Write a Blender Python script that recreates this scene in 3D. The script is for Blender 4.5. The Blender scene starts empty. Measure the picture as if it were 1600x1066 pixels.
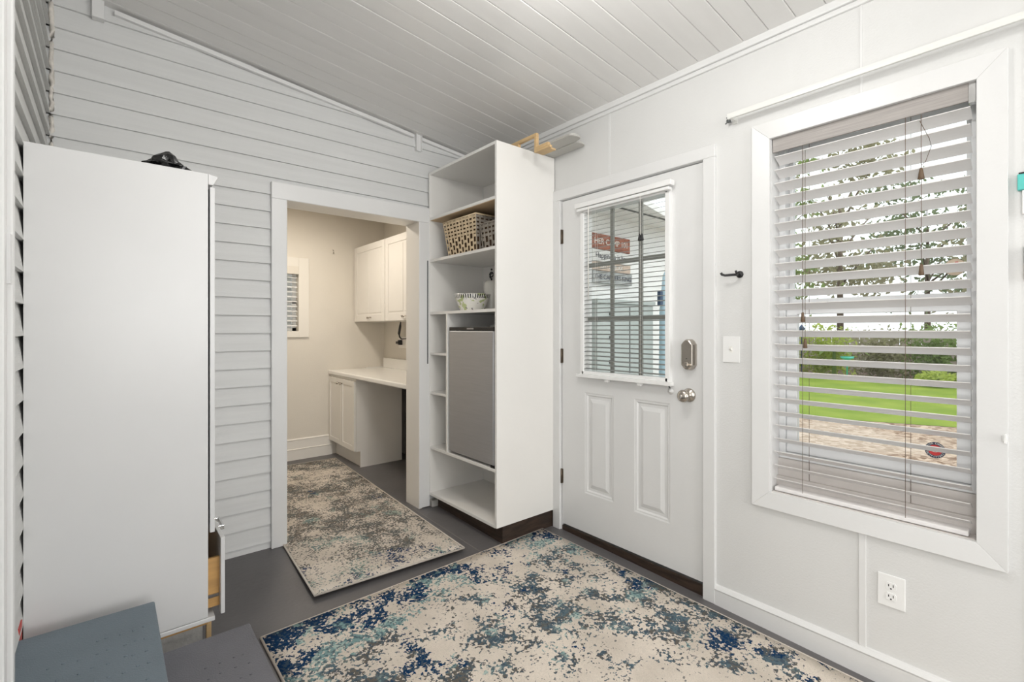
import bpy, bmesh, math, random
from mathutils import Vector, Matrix, noise
random.seed(7)
PI = math.pi
R = math.radians
scene = bpy.context.scene
COL = scene.collection

# ------------------------------------------------------------------ camera, world, lights
cam_d = bpy.data.cameras.new('camera')
cam = bpy.data.objects.new('camera', cam_d); COL.objects.link(cam)
cam_d.sensor_width = 36.0
cam_d.lens = 749.0 / 1600.0 * 36.0
cam_d.shift_y = -18.0 / 1600.0
cam_d.clip_start = 0.02
cam.location = (0, 0, 1.24)
cam.rotation_euler = (PI/2, 0, -R(40.07))
scene.camera = cam

vs = scene.view_settings
vs.view_transform = 'Standard'; vs.look = 'None'; vs.gamma = 1.0; vs.use_curve_mapping = False
vs.exposure = -0.02

w = bpy.data.worlds.new('sky'); scene.world = w; w.use_nodes = True
bg = w.node_tree.nodes['Background']
bg.inputs['Color'].default_value = (0.95, 0.98, 1.0, 1)
bg.inputs['Strength'].default_value = 1.6

def light(name, kind, loc, rot, energy, color=(1, 1, 1), **kw):
    d = bpy.data.lights.new(name, kind); d.energy = energy; d.color = color
    for k, v in kw.items(): setattr(d, k, v)
    o = bpy.data.objects.new(name, d); COL.objects.link(o)
    o.location = loc; o.rotation_euler = rot
    return o
# soft sun on the garden, from behind the house
light('sun', 'SUN', (8, 0, 12), (R(38), R(-20), R(20)), 1.2, (1.0, 0.96, 0.88), angle=R(8))
# daylight through the two windows of the rear wall (behind the camera)
for i, x in enumerate((0.42, 1.58)):
    light('rear_window_daylight', 'AREA', (x, -4.22, 1.55), (R(90), 0, 0), 36, (1.0, 0.99, 0.975),
          shape='RECTANGLE', size=0.8, size_y=1.4)
# added fill for the shelf tower, through an invented opening in the left wall
light('added_left_fill', 'AREA', (-0.50, -0.45, 1.40), (R(90), 0, R(-90)), 25, (1.0, 0.97, 0.925), shape='RECTANGLE', size=0.8, size_y=1.8)
# ceiling lamp of the porch room (its fixture is built below), laundry lamp
light('porch_lamp_light', 'POINT', (0.95, 1.0, 2.5), (0, 0, 0), 23, (1.0, 0.985, 0.955), shadow_soft_size=0.11)
light('added_rear_fill', 'POINT', (0.95, -1.9, 2.5), (0, 0, 0), 24, (1.0, 0.985, 0.955), shadow_soft_size=0.11)  # unseen second lamp, added for more even brightness
light('laundry_lamp_light', 'AREA', (1.15, 3.9, 2.42), (0, 0, 0), 16, (1.0, 0.915, 0.80), shape='DISK', size=0.34)

# ------------------------------------------------------------------ materials
def mat(name, col, rough=0.5, metal=0.0, noise_amt=0.0, noise_scale=8.0, bump=0.0, bump_scale=60.0, spec=0.5, stretch=None, coat=0.0, col2=None):
    m = bpy.data.materials.new(name); m.use_nodes = True
    nt = m.node_tree; b = nt.nodes['Principled BSDF']
    b.inputs['Base Color'].default_value = (*col, 1); b.inputs['Roughness'].default_value = rough
    b.inputs['Metallic'].default_value = metal; b.inputs['Specular IOR Level'].default_value = spec
    b.inputs['Coat Weight'].default_value = coat
    tc = nt.nodes.new('ShaderNodeTexCoord'); mp = nt.nodes.new('ShaderNodeMapping')
    nt.links.new(tc.outputs['Object'], mp.inputs['Vector'])
    if stretch: mp.inputs['Scale'].default_value = stretch
    if noise_amt > 0 or col2:
        n = nt.nodes.new('ShaderNodeTexNoise'); n.inputs['Scale'].default_value = noise_scale; n.inputs['Detail'].default_value = 5
        nt.links.new(mp.outputs[0], n.inputs['Vector'])
        r = nt.nodes.new('ShaderNodeValToRGB')
        c2 = col2 if col2 else tuple(c*(1-noise_amt) for c in col)
        r.color_ramp.elements[0].position = 0.35; r.color_ramp.elements[1].position = 0.65
        r.color_ramp.elements[0].color = (*c2, 1); r.color_ramp.elements[1].color = (*col, 1)
        nt.links.new(n.outputs['Fac'], r.inputs['Fac']); nt.links.new(r.outputs['Color'], b.inputs['Base Color'])
    if bump > 0:
        n = nt.nodes.new('ShaderNodeTexNoise'); n.inputs['Scale'].default_value = bump_scale; n.inputs['Detail'].default_value = 4
        nt.links.new(mp.outputs[0], n.inputs['Vector'])
        bp = nt.nodes.new('ShaderNodeBump'); bp.inputs['Strength'].default_value = bump; bp.inputs['Distance'].default_value = 0.01
        nt.links.new(n.outputs['Fac'], bp.inputs['Height']); nt.links.new(bp.outputs['Normal'], b.inputs['Normal'])
    return m

M = {}
M['wall'] = mat('wall_paint', (0.72, 0.72, 0.71), 0.45, noise_amt=0.035, noise_scale=2.5, bump=0.12, bump_scale=140)
M['trim'] = mat('trim_paint', (0.76, 0.76, 0.755), 0.32, noise_amt=0.02, noise_scale=5, bump=0.05, bump_scale=80)
M['siding'] = mat('siding_paint', (0.70, 0.705, 0.70), 0.5, noise_amt=0.05, noise_scale=3, bump=0.14, bump_scale=30, stretch=(0.8, 6, 14))
M['sidingL'] = mat('siding_paint_left', (0.68, 0.68, 0.665), 0.5, noise_amt=0.08, noise_scale=3, bump=0.3, bump_scale=30, stretch=(6, 0.8, 14))
M['ceil'] = mat('ceiling_paint', (0.80, 0.79, 0.775), 0.22, noise_amt=0.03, noise_scale=3, bump=0.05, bump_scale=30, stretch=(1, 6, 6))
M['caulk'] = mat('caulk', (0.78, 0.74, 0.68), 0.7, noise_amt=0.2, noise_scale=40, bump=0.6, bump_scale=60)
M['floor'] = mat('floor_paint', (0.135, 0.128, 0.130), 0.42, noise_amt=0.16, noise_scale=3.0, bump=0.12, bump_scale=50)
M['step'] = mat('step_paint', (0.16, 0.20, 0.235), 0.55, noise_amt=0.12, noise_scale=6, bump=0.35, bump_scale=260)
M['step2'] = mat('step_paint_lower', (0.155, 0.155, 0.175), 0.55, noise_amt=0.12, noise_scale=6, bump=0.35, bump_scale=260)
M['laminate'] = mat('white_laminate', (0.70, 0.70, 0.70), 0.30, noise_amt=0.02, noise_scale=4)
M['tower'] = mat('tower_paint', (0.84, 0.825, 0.795), 0.25, noise_amt=0.02, noise_scale=3, bump=0.05, bump_scale=25)
M['laundry'] = mat('laundry_wall_paint', (0.74, 0.695, 0.62), 0.6, noise_amt=0.03, noise_scale=3, bump=0.1, bump_scale=100)
M['laundryw'] = mat('laundry_white', (0.84, 0.81, 0.76), 0.35, noise_amt=0.02, noise_scale=4)
M['counter'] = mat('counter_white', (0.90, 0.88, 0.84), 0.2)
M['steel'] = mat('brushed_steel', (0.46, 0.46, 0.47), 0.38, metal=0.6, noise_amt=0.06, noise_scale=6, bump=0.06, bump_scale=90, stretch=(1, 1, 30))
M['chrome'] = mat('chrome', (0.72, 0.72, 0.72), 0.15, metal=1)
M['nickel'] = mat('satin_nickel', (0.50, 0.46, 0.41), 0.24, metal=1)
M['bronze'] = mat('hinge_bronze', (0.16, 0.13, 0.10), 0.45, metal=0.8)
M['black'] = mat('black_plastic', (0.012, 0.012, 0.013), 0.35)
M['blackbag'] = mat('black_bag_plastic', (0.008, 0.008, 0.009), 0.22, bump=0.4, bump_scale=18)
M['dark'] = mat('gap_shade', (0.02, 0.018, 0.017), 0.8)
M['darkwood'] = mat('dark_stained_wood', (0.055, 0.033, 0.022), 0.5, noise_amt=0.6, noise_scale=8, bump=0.2, stretch=(1, 1, 8))
M['wood'] = mat('raw_pine', (0.72, 0.50, 0.26), 0.55, noise_amt=0.2, noise_scale=6, stretch=(1, 1, 8))
M['orangewood'] = mat('drawer_wood', (0.62, 0.36, 0.13), 0.5, noise_amt=0.2, noise_scale=6, stretch=(1, 1, 6))
M['greyboard'] = mat('grey_board', (0.50, 0.49, 0.46), 0.5)
M['paleblock'] = mat('concrete_block', (0.55, 0.54, 0.52), 0.8, noise_amt=0.15, noise_scale=12, bump=0.3)
M['slat'] = mat('blind_slat', (0.82, 0.80, 0.79), 0.4)
M['valance'] = mat('blind_valance', (0.42, 0.39, 0.37), 0.55, noise_amt=0.2, noise_scale=5, stretch=(1, 1, 60))
M['minislat'] = mat('mini_blind_slat', (0.27, 0.28, 0.27), 0.4)  # backlit darkness of the slats is put into this grey
M['cord'] = mat('cord', (0.62, 0.55, 0.47), 0.8)
M['dcord'] = mat('brown_cord', (0.16, 0.11, 0.08), 0.8)
M['tassel'] = mat('brown_tassel', (0.13, 0.08, 0.045), 0.5)
M['red'] = mat('red_paint', (0.55, 0.07, 0.06), 0.5)
M['vinyl'] = mat('window_vinyl', (0.74, 0.75, 0.76), 0.35)
M['jamb'] = mat('window_jamb_paint', (0.62, 0.585, 0.56), 0.5, noise_amt=0.1, noise_scale=6)
M['rod'] = mat('rod_enamel', (0.80, 0.80, 0.77), 0.25)
M['plate'] = mat('plate_plastic', (0.86, 0.86, 0.85), 0.25)
M['tan'] = mat('woven_tan', (0.80, 0.64, 0.43), 0.7, noise_amt=0.25, noise_scale=30)
M['grbas'] = mat('woven_grey', (0.36, 0.32, 0.27), 0.7, noise_amt=0.3, noise_scale=30)
M['bdark'] = mat('basket_inside', (0.075, 0.04, 0.02), 0.8)
M['ceramic'] = mat('white_ceramic', (0.85, 0.84, 0.80), 0.15, coat=0.3)
M['yellow'] = mat('yellow_plastic', (0.80, 0.52, 0.10), 0.4)
M['grass'] = mat('lawn', (0.25, 0.32, 0.055), 0.95, col2=(0.17, 0.25, 0.04), noise_scale=1.3, bump=0.4, bump_scale=40, spec=0.1)
M['bark'] = mat('bark', (0.20, 0.15, 0.11), 0.9, noise_amt=0.4, noise_scale=10)
M['porchw'] = mat('porch_white', (0.80, 0.81, 0.80), 0.5)
M['greyshed'] = mat('grey_green_panel', (0.42, 0.47, 0.46), 0.5, noise_amt=0.1, noise_scale=3)
M['dgrey'] = mat('dark_grey_metal', (0.10, 0.11, 0.11), 0.5)
M['paleblue'] = mat('pale_blue_fabric', (0.55, 0.74, 0.85), 0.7)
M['navy'] = mat('navy_box', (0.03, 0.06, 0.12), 0.4)
M['signred'] = mat('sign_rust', (0.42, 0.15, 0.09), 0.7, noise_amt=0.4, noise_scale=14)
M['signwhite'] = mat('sign_whitewash', (0.82, 0.82, 0.80), 0.7, noise_amt=0.1, noise_scale=14)
M['signbrown'] = mat('sign_pink_brown', (0.55, 0.44, 0.36), 0.7, noise_amt=0.2, noise_scale=14)
M['signgrey'] = mat('sign_grey', (0.40, 0.42, 0.42), 0.7, noise_amt=0.3, noise_scale=14)
M['ink'] = mat('ink_dark', (0.03, 0.035, 0.06), 0.7)
M['inkw'] = mat('ink_white', (0.85, 0.83, 0.78), 0.7)
M['decalblue'] = mat('decal_navy', (0.035, 0.05, 0.09), 0.5)
M['decalred'] = mat('decal_red', (0.62, 0.04, 0.04), 0.5)
M['teal'] = mat('teal_paint', (0.10, 0.55, 0.50), 0.4)
M['earth'] = mat('garden_earth', (0.13, 0.085, 0.06), 0.95, noise_amt=0.5, noise_scale=6)
M['shellm'] = mat('shell_disc', (0.72, 0.58, 0.44), 0.5, noise_amt=0.25, noise_scale=14)

def leaf_mat(name, c1, c2):
    m = mat(name, c1, 0.6, col2=c2, noise_scale=2.5, spec=0.2)
    nt = m.node_tree; b = nt.nodes['Principled BSDF']; out = nt.nodes['Material Output']
    tr = nt.nodes.new('ShaderNodeBsdfTranslucent'); tr.inputs['Color'].default_value = (*[min(1, c*1.6) for c in c1], 1)
    mx = nt.nodes.new('ShaderNodeMixShader'); mx.inputs[0].default_value = 0.45
    nt.links.new(b.outputs[0], mx.inputs[1]); nt.links.new(tr.outputs[0], mx.inputs[2]); nt.links.new(mx.outputs[0], out.inputs['Surface'])
    return m
M['leafA'] = leaf_mat('leaves_mid_green', (0.24, 0.31, 0.12), (0.12, 0.16, 0.06))
M['leafB'] = leaf_mat('leaves_yellow_green', (0.42, 0.48, 0.12), (0.18, 0.22, 0.07))
M['leafC'] = leaf_mat('leaves_dark_green', (0.15, 0.19, 0.10), (0.07, 0.08, 0.045))
M['leafD'] = leaf_mat('leaves_olive', (0.30, 0.29, 0.18), (0.16, 0.14, 0.09))

def glass_mat():
    m = bpy.data.materials.new('pane_glass'); m.use_nodes = True; nt = m.node_tree
    for n in list(nt.nodes): nt.nodes.remove(n)
    o = nt.nodes.new('ShaderNodeOutputMaterial'); t = nt.nodes.new('ShaderNodeBsdfTransparent'); g = nt.nodes.new('ShaderNodeBsdfGlossy')
    g.inputs['Roughness'].default_value = 0.02; t.inputs['Color'].default_value = (0.97, 0.985, 0.98, 1)
    f = nt.nodes.new('ShaderNodeFresnel'); f.inputs['IOR'].default_value = 1.35
    mx = nt.nodes.new('ShaderNodeMixShader')
    nt.links.new(f.outputs[0], mx.inputs[0]); nt.links.new(t.outputs[0], mx.inputs[1]); nt.links.new(g.outputs[0], mx.inputs[2]); nt.links.new(mx.outputs[0], o.inputs['Surface'])
    return m
M['glass'] = glass_mat()

def clearglass():
    m = bpy.data.materials.new('tumbler_glass'); m.use_nodes = True
    b = m.node_tree.nodes['Principled BSDF']
    b.inputs['Base Color'].default_value = (0.95, 0.97, 0.97, 1); b.inputs['Roughness'].default_value = 0.05
    b.inputs['Transmission Weight'].default_value = 0.9; b.inputs['IOR'].default_value = 1.45
    return m
M['tumbler'] = clearglass()

def emis(name, col, s):
    m = bpy.data.materials.new(name); m.use_nodes = True; b = m.node_tree.nodes['Principled BSDF']
    b.inputs['Base Color'].default_value = (*col, 1); b.inputs['Emission Color'].default_value = (*col, 1); b.inputs['Emission Strength'].default_value = s
    return m
M['lampglow'] = emis('lamp_diffuser', (1, 0.97, 0.92), 1.5)

class NT:
    """tiny helper for node maths"""
    def __init__(s, m): s.nt = m.node_tree; s.b = s.nt.nodes['Principled BSDF']
    def n(s, t, **kw):
        x = s.nt.nodes.new(t)
        for k, v in kw.items(): setattr(x, k, v)
        return x
    def l(s, a, b): s.nt.links.new(a, b)
    def math(s, op, a, b=0.0, clamp=False):
        x = s.n('ShaderNodeMath', operation=op, use_clamp=clamp)
        for i, v in enumerate((a, b)):
            if hasattr(v, 'default_value') or hasattr(v, 'links'): s.l(v, x.inputs[i])
            else: x.inputs[i].default_value = v
        return x.outputs[0]
    def noise(s, vec, scale, detail=3, rough=0.5, off=0.0):
        mp = s.n('ShaderNodeMapping'); mp.inputs['Location'].default_value = (off, off*1.7, off*0.3); s.l(vec, mp.inputs['Vector'])
        x = s.n('ShaderNodeTexNoise'); x.inputs['Scale'].default_value = scale; x.inputs['Detail'].default_value = detail; x.inputs['Roughness'].default_value = rough
        s.l(mp.outputs[0], x.inputs['Vector']); return x.outputs['Fac']
    def step(s, v, lo, hi):
        x = s.n('ShaderNodeMapRange'); x.interpolation_type = 'SMOOTHSTEP'
        s.l(v, x.inputs['Value'])
        x.inputs['From Min'].default_value = lo; x.inputs['From Max'].default_value = hi
        return x.outputs[0]
    def mix(s, f, a, b):
        x = s.n('ShaderNodeMix', data_type='RGBA')
        if hasattr(f, 'links'): s.l(f, x.inputs[0])
        else: x.inputs[0].default_value = f
        for i, v in ((6, a), (7, b)):
            if isinstance(v, tuple): x.inputs[i].default_value = (*v, 1)
            else: s.l(v, x.inputs[i])
        return x.outputs[2]

def rug_mat(name, kind):
    m = mat(name, (0.62, 0.55, 0.47), 0.95, spec=0.1)
    t = NT(m)
    tc = t.n('ShaderNodeTexCoord'); v = tc.outputs['Object']
    sep = t.n('ShaderNodeSeparateXYZ'); t.l(v, sep.inputs[0]); x, y = sep.outputs[0], sep.outputs[1]
    base = t.mix(t.step(t.noise(v, 5, 4, off=3), 0.3, 0.7), (0.74, 0.665, 0.58), (0.60, 0.535, 0.46))
    base = t.mix(t.math('MULTIPLY', t.step(t.noise(v, 260, 2), 0.45, 0.65), 0.25), base, (0.36, 0.33, 0.29))
    fine = t.noise(v, 60 if kind == 'big' else 92, 2.5, 0.6, off=1.3)      # ragged flecks
    mid = t.noise(v, 8.0, 3, 0.6, off=9.1)      # clusters
    big = t.noise(v, 2.4, 2, 0.5, off=20.5)     # regions
    # y runs away from the far edge (0 at the far edge, negative towards the camera)
    if kind == 'big':
        edge = t.step(y, -0.40, 0.0)
        bias = t.math('ADD', t.math('MULTIPLY', edge, 0.09), t.math('MULTIPLY', t.step(x, 1.1, 0.0), 0.06))
        c0 = 0.678
    else:
        edge = t.step(y, 0.40, 0.0)              # origin at the near edge
        bias = t.math('ADD', t.math('MULTIPLY', edge, 0.02), t.math('MULTIPLY', t.step(y, 0.3, 1.0), 0.04))
        c0 = 0.640
    dens = t.math('ADD', t.math('ADD', t.math('MULTIPLY', mid, 0.75), t.math('MULTIPLY', big, 0.5)), bias)
    s1 = t.math('ADD', fine, t.math('MULTIPLY', t.math('SUBTRACT', dens, c0), 1.5 if kind == 'big' else 0.95))
    mask = t.step(s1, 0.515, 0.53)
    # colour regions
    cr = t.noise(v, 6.0, 3, 0.6, off=33.0); cr2 = t.noise(v, 22.0, 3, 0.6, off=44.0); cr3 = t.noise(v, 5, 2, 0.5, off=55)
    if kind == 'big':
        grey = t.mix(t.step(cr2, 0.42, 0.58), (0.13, 0.12, 0.105), (0.10, 0.15, 0.18))
        aqua = t.mix(t.step(cr2, 0.44, 0.56), (0.20, 0.32, 0.32), (0.40, 0.50, 0.46))
        c = t.mix(t.step(t.math('ADD', cr, t.math('MULTIPLY', edge, 0.30)), 0.52, 0.60), grey, aqua)
        nav = t.step(t.math('ADD', t.math('ADD', t.math('MULTIPLY', cr3, 1.0), t.math('MULTIPLY', cr2, 0.35)), t.math('MULTIPLY', edge, 0.20)), 0.80, 0.83)
        c = t.mix(nav, c, (0.006, 0.035, 0.10))
    else:
        grey = t.mix(t.step(cr2, 0.42, 0.58), (0.20, 0.175, 0.15), (0.17, 0.175, 0.165))
        aqua = t.mix(t.step(cr2, 0.44, 0.56), (0.16, 0.24, 0.24), (0.34, 0.42, 0.36))
        c = t.mix(t.step(t.math('ADD', cr, t.math('MULTIPLY', edge, 0.22)), 0.56, 0.66), grey, aqua)
        nav = t.step(t.math('ADD', t.math('ADD', t.math('MULTIPLY', cr3, 1.0), t.math('MULTIPLY', cr2, 0.35)), t.math('MULTIPLY', edge, 0.24)), 0.87, 0.90)
        c = t.mix(nav, c, (0.012, 0.04, 0.11))
    c = t.mix(t.math('MULTIPLY', t.step(t.noise(v, 80, 2, 0.5, off=91), 0.52, 0.54), 0.75), c, (0.055, 0.085, 0.115) if kind == 'big' else (0.10, 0.10, 0.10))
    col = t.mix(mask, base, c)
    # tiny scattered flecks
    fl = t.math('MULTIPLY', t.step(t.noise(v, 55, 2, 0.5, off=70), 0.665, 0.68), 0.9)
    col = t.mix(fl, col, (0.15, 0.15, 0.15))
    t.l(col, t.b.inputs['Base Color'])
    bp = t.n('ShaderNodeBump'); bp.inputs['Strength'].default_value = 0.5; bp.inputs['Distance'].default_value = 0.004
    h = t.math('ADD', t.noise(v, 320, 2), t.math('MULTIPLY', mask, -0.5)); t.l(h, bp.inputs['Height']); t.l(bp.outputs[0], t.b.inputs['Normal'])
    return m
M['rugbig'] = rug_mat('distressed_blue_rug', 'big')
M['rugsmall'] = rug_mat('distressed_brown_runner', 'runner')
M['binding'] = mat('rug_binding', (0.55, 0.50, 0.44), 0.9)

def gravel_mat():
    m = mat('mulch_gravel', (0.5, 0.4, 0.3), 0.95, bump=0.5, bump_scale=50, spec=0.1); t = NT(m)
    tc = t.n('ShaderNodeTexCoord'); v = tc.outputs['Object']
    vo = t.n('ShaderNodeTexVoronoi'); vo.inputs['Scale'].default_value = 16; t.l(v, vo.inputs['Vector'])
    sp = t.n('ShaderNodeSeparateColor'); t.l(vo.outputs['Color'], sp.inputs[0])
    a = t.mix(sp.outputs[0], (0.16, 0.09, 0.055), (0.58, 0.46, 0.36))
    b = t.mix(t.step(t.noise(v, 0.5, 3, off=4), 0.40, 0.6), a, t.mix(sp.outputs[1], (0.36, 0.28, 0.21), (0.60, 0.50, 0.42)))
    t.l(b, t.b.inputs['Base Color']); return m
M['gravel'] = gravel_mat()

def bowl_mat():
    m = mat('painted_bowl_glaze', (0.85, 0.83, 0.78), 0.2, coat=0.3); t = NT(m)
    tc = t.n('ShaderNodeTexCoord'); v = tc.outputs['Object']; sep = t.n('ShaderNodeSeparateXYZ'); t.l(v, sep.inputs[0])
    ang = t.math('ARCTAN2', sep.outputs[1], sep.outputs[0])
    st = t.math('GREATER_THAN', t.math('SINE', t.math('MULTIPLY', ang, 46.0)), 0.0)
    band = t.math('MULTIPLY', t.math('GREATER_THAN', sep.outputs[2], 0.084), t.math('LESS_THAN', sep.outputs[2], 0.110))
    col = t.mix(t.step(t.noise(v, 26, 2, 0.5, off=2), 0.57, 0.60), (0.85, 0.83, 0.78), (0.50, 0.56, 0.28))
    col = t.mix(t.step(t.noise(v, 34, 3, 0.6, off=8), 0.63, 0.65), col, (0.07, 0.06, 0.08))
    col = t.mix(t.math('MULTIPLY', st, band), col, (0.03, 0.03, 0.035))
    t.l(col, t.b.inputs['Base Color']); return m
M['bowl'] = bowl_mat()

# ------------------------------------------------------------------ mesh helpers
def box(bm, x0, x1, y0, y1, z0, z1, mi=0):
    vs_ = [bm.verts.new((x, y, z)) for z in (z0, z1) for y in (y0, y1) for x in (x0, x1)]
    for f in ((0, 2, 3, 1), (4, 5, 7, 6), (0, 1, 5, 4), (2, 6, 7, 3), (0, 4, 6, 2), (1, 3, 7, 5)):
        fc = bm.faces.new([vs_[i] for i in f]); fc.material_index = mi
    return vs_

def prism(bm, pts, axis, a, b, mi=0):
    """extrude a 2D polygon along axis from a to b. pts are the other two coordinates in xyz order."""
    def mk(p, t):
        if axis == 'x': return (t, p[0], p[1])
        if axis == 'y': return (p[0], t, p[1])
        return (p[0], p[1], t)
    v0 = [bm.verts.new(mk(p, a)) for p in pts]; v1 = [bm.verts.new(mk(p, b)) for p in pts]
    n = len(pts)
    for i in range(n):
        f = bm.faces.new((v0[i], v0[(i+1) % n], v1[(i+1) % n], v1[i])); f.material_index = mi
    f = bm.faces.new(v0[::-1]); f.material_index = mi
    f = bm.faces.new(v1); f.material_index = mi
    return v0 + v1

def tube(bm, pts, r, seg=8, caps=True, mi=0):
    pts = [Vector(p) for p in pts]; rings = []
    rr = r if isinstance(r, (list, tuple)) else [r]*len(pts)
    up = Vector((0, 0, 1))
    for i, p in enumerate(pts):
        d = (pts[min(i+1, len(pts)-1)] - pts[max(i-1, 0)]).normalized()
        a = d.cross(up)
        if a.length < 0.05: a = d.cross(Vector((1, 0, 0)))
        a.normalize(); b = d.cross(a).normalized()
        rings.append([bm.verts.new(p + rr[i]*(math.cos(2*PI*k/seg)*a + math.sin(2*PI*k/seg)*b)) for k in range(seg)])
    for i in range(len(rings)-1):
        for k in range(seg):
            f = bm.faces.new((rings[i][k], rings[i][(k+1) % seg], rings[i+1][(k+1) % seg], rings[i+1][k])); f.smooth = True; f.material_index = mi
    if caps:
        bm.faces.new(rings[0][::-1]).material_index = mi; bm.faces.new(rings[-1]).material_index = mi

def lathe(bm, prof, c, axis='z', seg=32, mi=0):
    rings = []
    for (r, h) in prof:
        ring = []
        for k in range(seg):
            a = 2*PI*k/seg; u, v = r*math.cos(a), r*math.sin(a)
            if axis == 'z': p = (c[0]+u, c[1]+v, c[2]+h)
            elif axis == 'x': p = (c[0]+h, c[1]+u, c[2]+v)
            else: p = (c[0]+u, c[1]+h, c[2]+v)
            ring.append(bm.verts.new(p))
        rings.append(ring)
    for i in range(len(rings)-1):
        for k in range(seg):
            f = bm.faces.new((rings[i][k], rings[i][(k+1) % seg], rings[i+1][(k+1) % seg], rings[i+1][k])); f.smooth = True; f.material_index = mi
    for ring in (rings[0][::-1], rings[-1]):
        f = bm.faces.new(ring); f.material_index = mi

def B(*boxes):
    bm = bmesh.new()
    for b in boxes: box(bm, *b)
    return bm

ORG = {}
def thing(name, loc, label=None, cat=None, group=None, kind=None):
    o = bpy.data.objects.new(name, None); COL.objects.link(o); o.location = loc; o.empty_display_size = 0.1
    tag(o, label, cat, group, kind); ORG[o.name] = Vector(loc); return o
def tag(o, label=None, cat=None, group=None, kind=None):
    if label: o['label'] = label
    if cat: o['category'] = cat
    if group: o['group'] = group
    if kind: o['kind'] = kind
    return o
def obj(name, bm, m, parent=None, base=None, bevel=0.0, label=None, cat=None, group=None, kind=None, seg=2):
    """bm is in world coordinates. parent: a thing/part; base: origin of a top-level mesh."""
    org = ORG[parent.name] if parent else Vector(base or (0, 0, 0))
    bmesh.ops.translate(bm, verts=bm.verts, vec=-org)
    bmesh.ops.recalc_face_normals(bm, faces=bm.faces)
    me = bpy.data.meshes.new(name); bm.to_mesh(me); bm.free()
    o = bpy.data.objects.new(name, me); COL.objects.link(o)
    for mm in (m if isinstance(m, (list, tuple)) else [m]): me.materials.append(mm)
    if parent: o.parent = parent
    else: o.location = org
    ORG[o.name] = org
    if bevel > 0:
        md = o.modifiers.new('bevel', 'BEVEL'); md.width = bevel; md.segments = seg; md.limit_method = 'ANGLE'; md.angle_limit = R(40)
    tag(o, label, cat, group, kind)
    return o
def struct(name, bm, m, parent=None, bevel=0.0):
    return obj(name, bm, m, parent, bevel=bevel, kind=None if parent else 'structure')

def text_bm(s, size, mapf, depth=0.002, bm=None, mi=0, align='CENTER'):
    """letters as mesh: mapf maps (u, v, d) to world."""
    cu = bpy.data.curves.new('lettering', 'FONT'); cu.body = s; cu.size = size; cu.align_x = align; cu.align_y = 'CENTER'; cu.extrude = depth/2; cu.resolution_u = 3
    to = bpy.data.objects.new('lettering', cu); COL.objects.link(to)
    dg = bpy.context.evaluated_depsgraph_get(); dg.update()
    me = bpy.data.meshes.new_from_object(to.evaluated_get(dg))
    bm = bm or bmesh.new(); n0 = len(bm.verts)
    vs_ = [bm.verts.new(mapf(v.co.x, v.co.y, v.co.z)) for v in me.vertices]
    for p in me.polygons:
        try: bm.faces.new([vs_[i] for i in p.vertices]).material_index = mi
        except ValueError: pass
    bpy.data.objects.remove(to); bpy.data.curves.remove(cu); bpy.data.meshes.remove(me)
    return bm

# ------------------------------------------------------------------ the room
XR, YB, XL = 2.195, 2.975, -0.20
YREAR = -4.2
SL = 0.028
def fz(y): return -SL*(YB - y) if y < YB else 0.0
CS = 0.110
def cz(x): return 2.525 + CS*(XR - x)

# floor (painted, falls slightly towards the camera side), laundry floor
bm = bmesh.new()
prism(bm, [(YREAR-0.2, fz(YREAR-0.2)), (YB, 0), (YB+0.15, 0), (4.95, 0), (4.95, -0.3), (YREAR-0.2, -0.3)], 'x', XL-0.15, 2.36)
fl = struct('floor', bm, M['floor'])
# seam in the floor, running away from the camera
bm = bmesh.new(); v = prism(bm, [(YREAR, fz(YREAR)+0.0008), (YB, 0.0008), (YB, -0.002), (YREAR, fz(YREAR)-0.002)], 'x', 1.612, 1.618)
struct('trim_1', bm, mat('floor_seam', (0.19, 0.18, 0.17), 0.6))

# right wall with door and window holes, depth X 2.195..2.325
TH = 0.13
DY0, DY1, DZ1 = 1.168, 2.122, 2.055           # door opening
WY0, WY1, WZ0, WZ1 = 0.222, 0.868, 0.540, 2.078   # window opening
bm = bmesh.new()
box(bm, XR, XR+TH, YREAR-0.2, WY0, -0.3, 2.9)
box(bm, XR, XR+TH, WY0, WY1, -0.3, WZ0)
box(bm, XR, XR+TH, WY0, WY1, WZ1, 2.9)
box(bm, XR, XR+TH, WY1, DY0, -0.3, 2.9)
box(bm, XR, XR+TH, DY0, DY1, DZ1, 2.9)
box(bm, XR, XR+TH, DY0, DY1, -0.3, fz(1.6)-0.025)
box(bm, XR, XR+TH, DY1, YB+0.02, -0.3, 2.9)
struct('wall_right', bm, M['wall'])
# battens over the panel joints of the right wall
struct('trim_2', B((XR-0.0025, XR+0.001, 0.538, 0.546, WZ1+0.06, 2.55)), M['trim'], bevel=0.001)
struct('trim_3', B((XR-0.006, XR+0.001, 0.525, 0.549, 0.02, 0.475)), M['trim'], bevel=0.002)
struct('trim_4', B((XR-0.002, XR+0.001, 1.735, 1.747, 2.12, 2.55)), M['trim'])
struct('trim_5', B((XR-0.004, XR+0.001, 0.10, 0.112, 0.02, 2.6)), M['trim'], bevel=0.001)
# baseboard right: between the door casing and the rear
bm = bmesh.new()
def bb_prof(y0, y1, h, t=0.016):
    a = []
    for yy in (y0, y1):
        z = fz(yy)
        a.append([bm.verts.new(p) for p in ((XR, yy, z-0.01), (XR-t, yy, z-0.01), (XR-t, yy, 0.015), (XR-t-0.003, yy, 0.022), (XR-t*0.55, yy, 0.037), (XR, yy, 0.040))])
    for i in range(6):
        j = (i+1) % 6; bm.faces.new((a[0][i], a[0][j], a[1][j], a[1][i]))
    bm.faces.new(a[0]); bm.faces.new(a[1][::-1])
bb_prof(YREAR, 1.112, 0.1)
struct('baseboard_right', bm, M['trim'])
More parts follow.
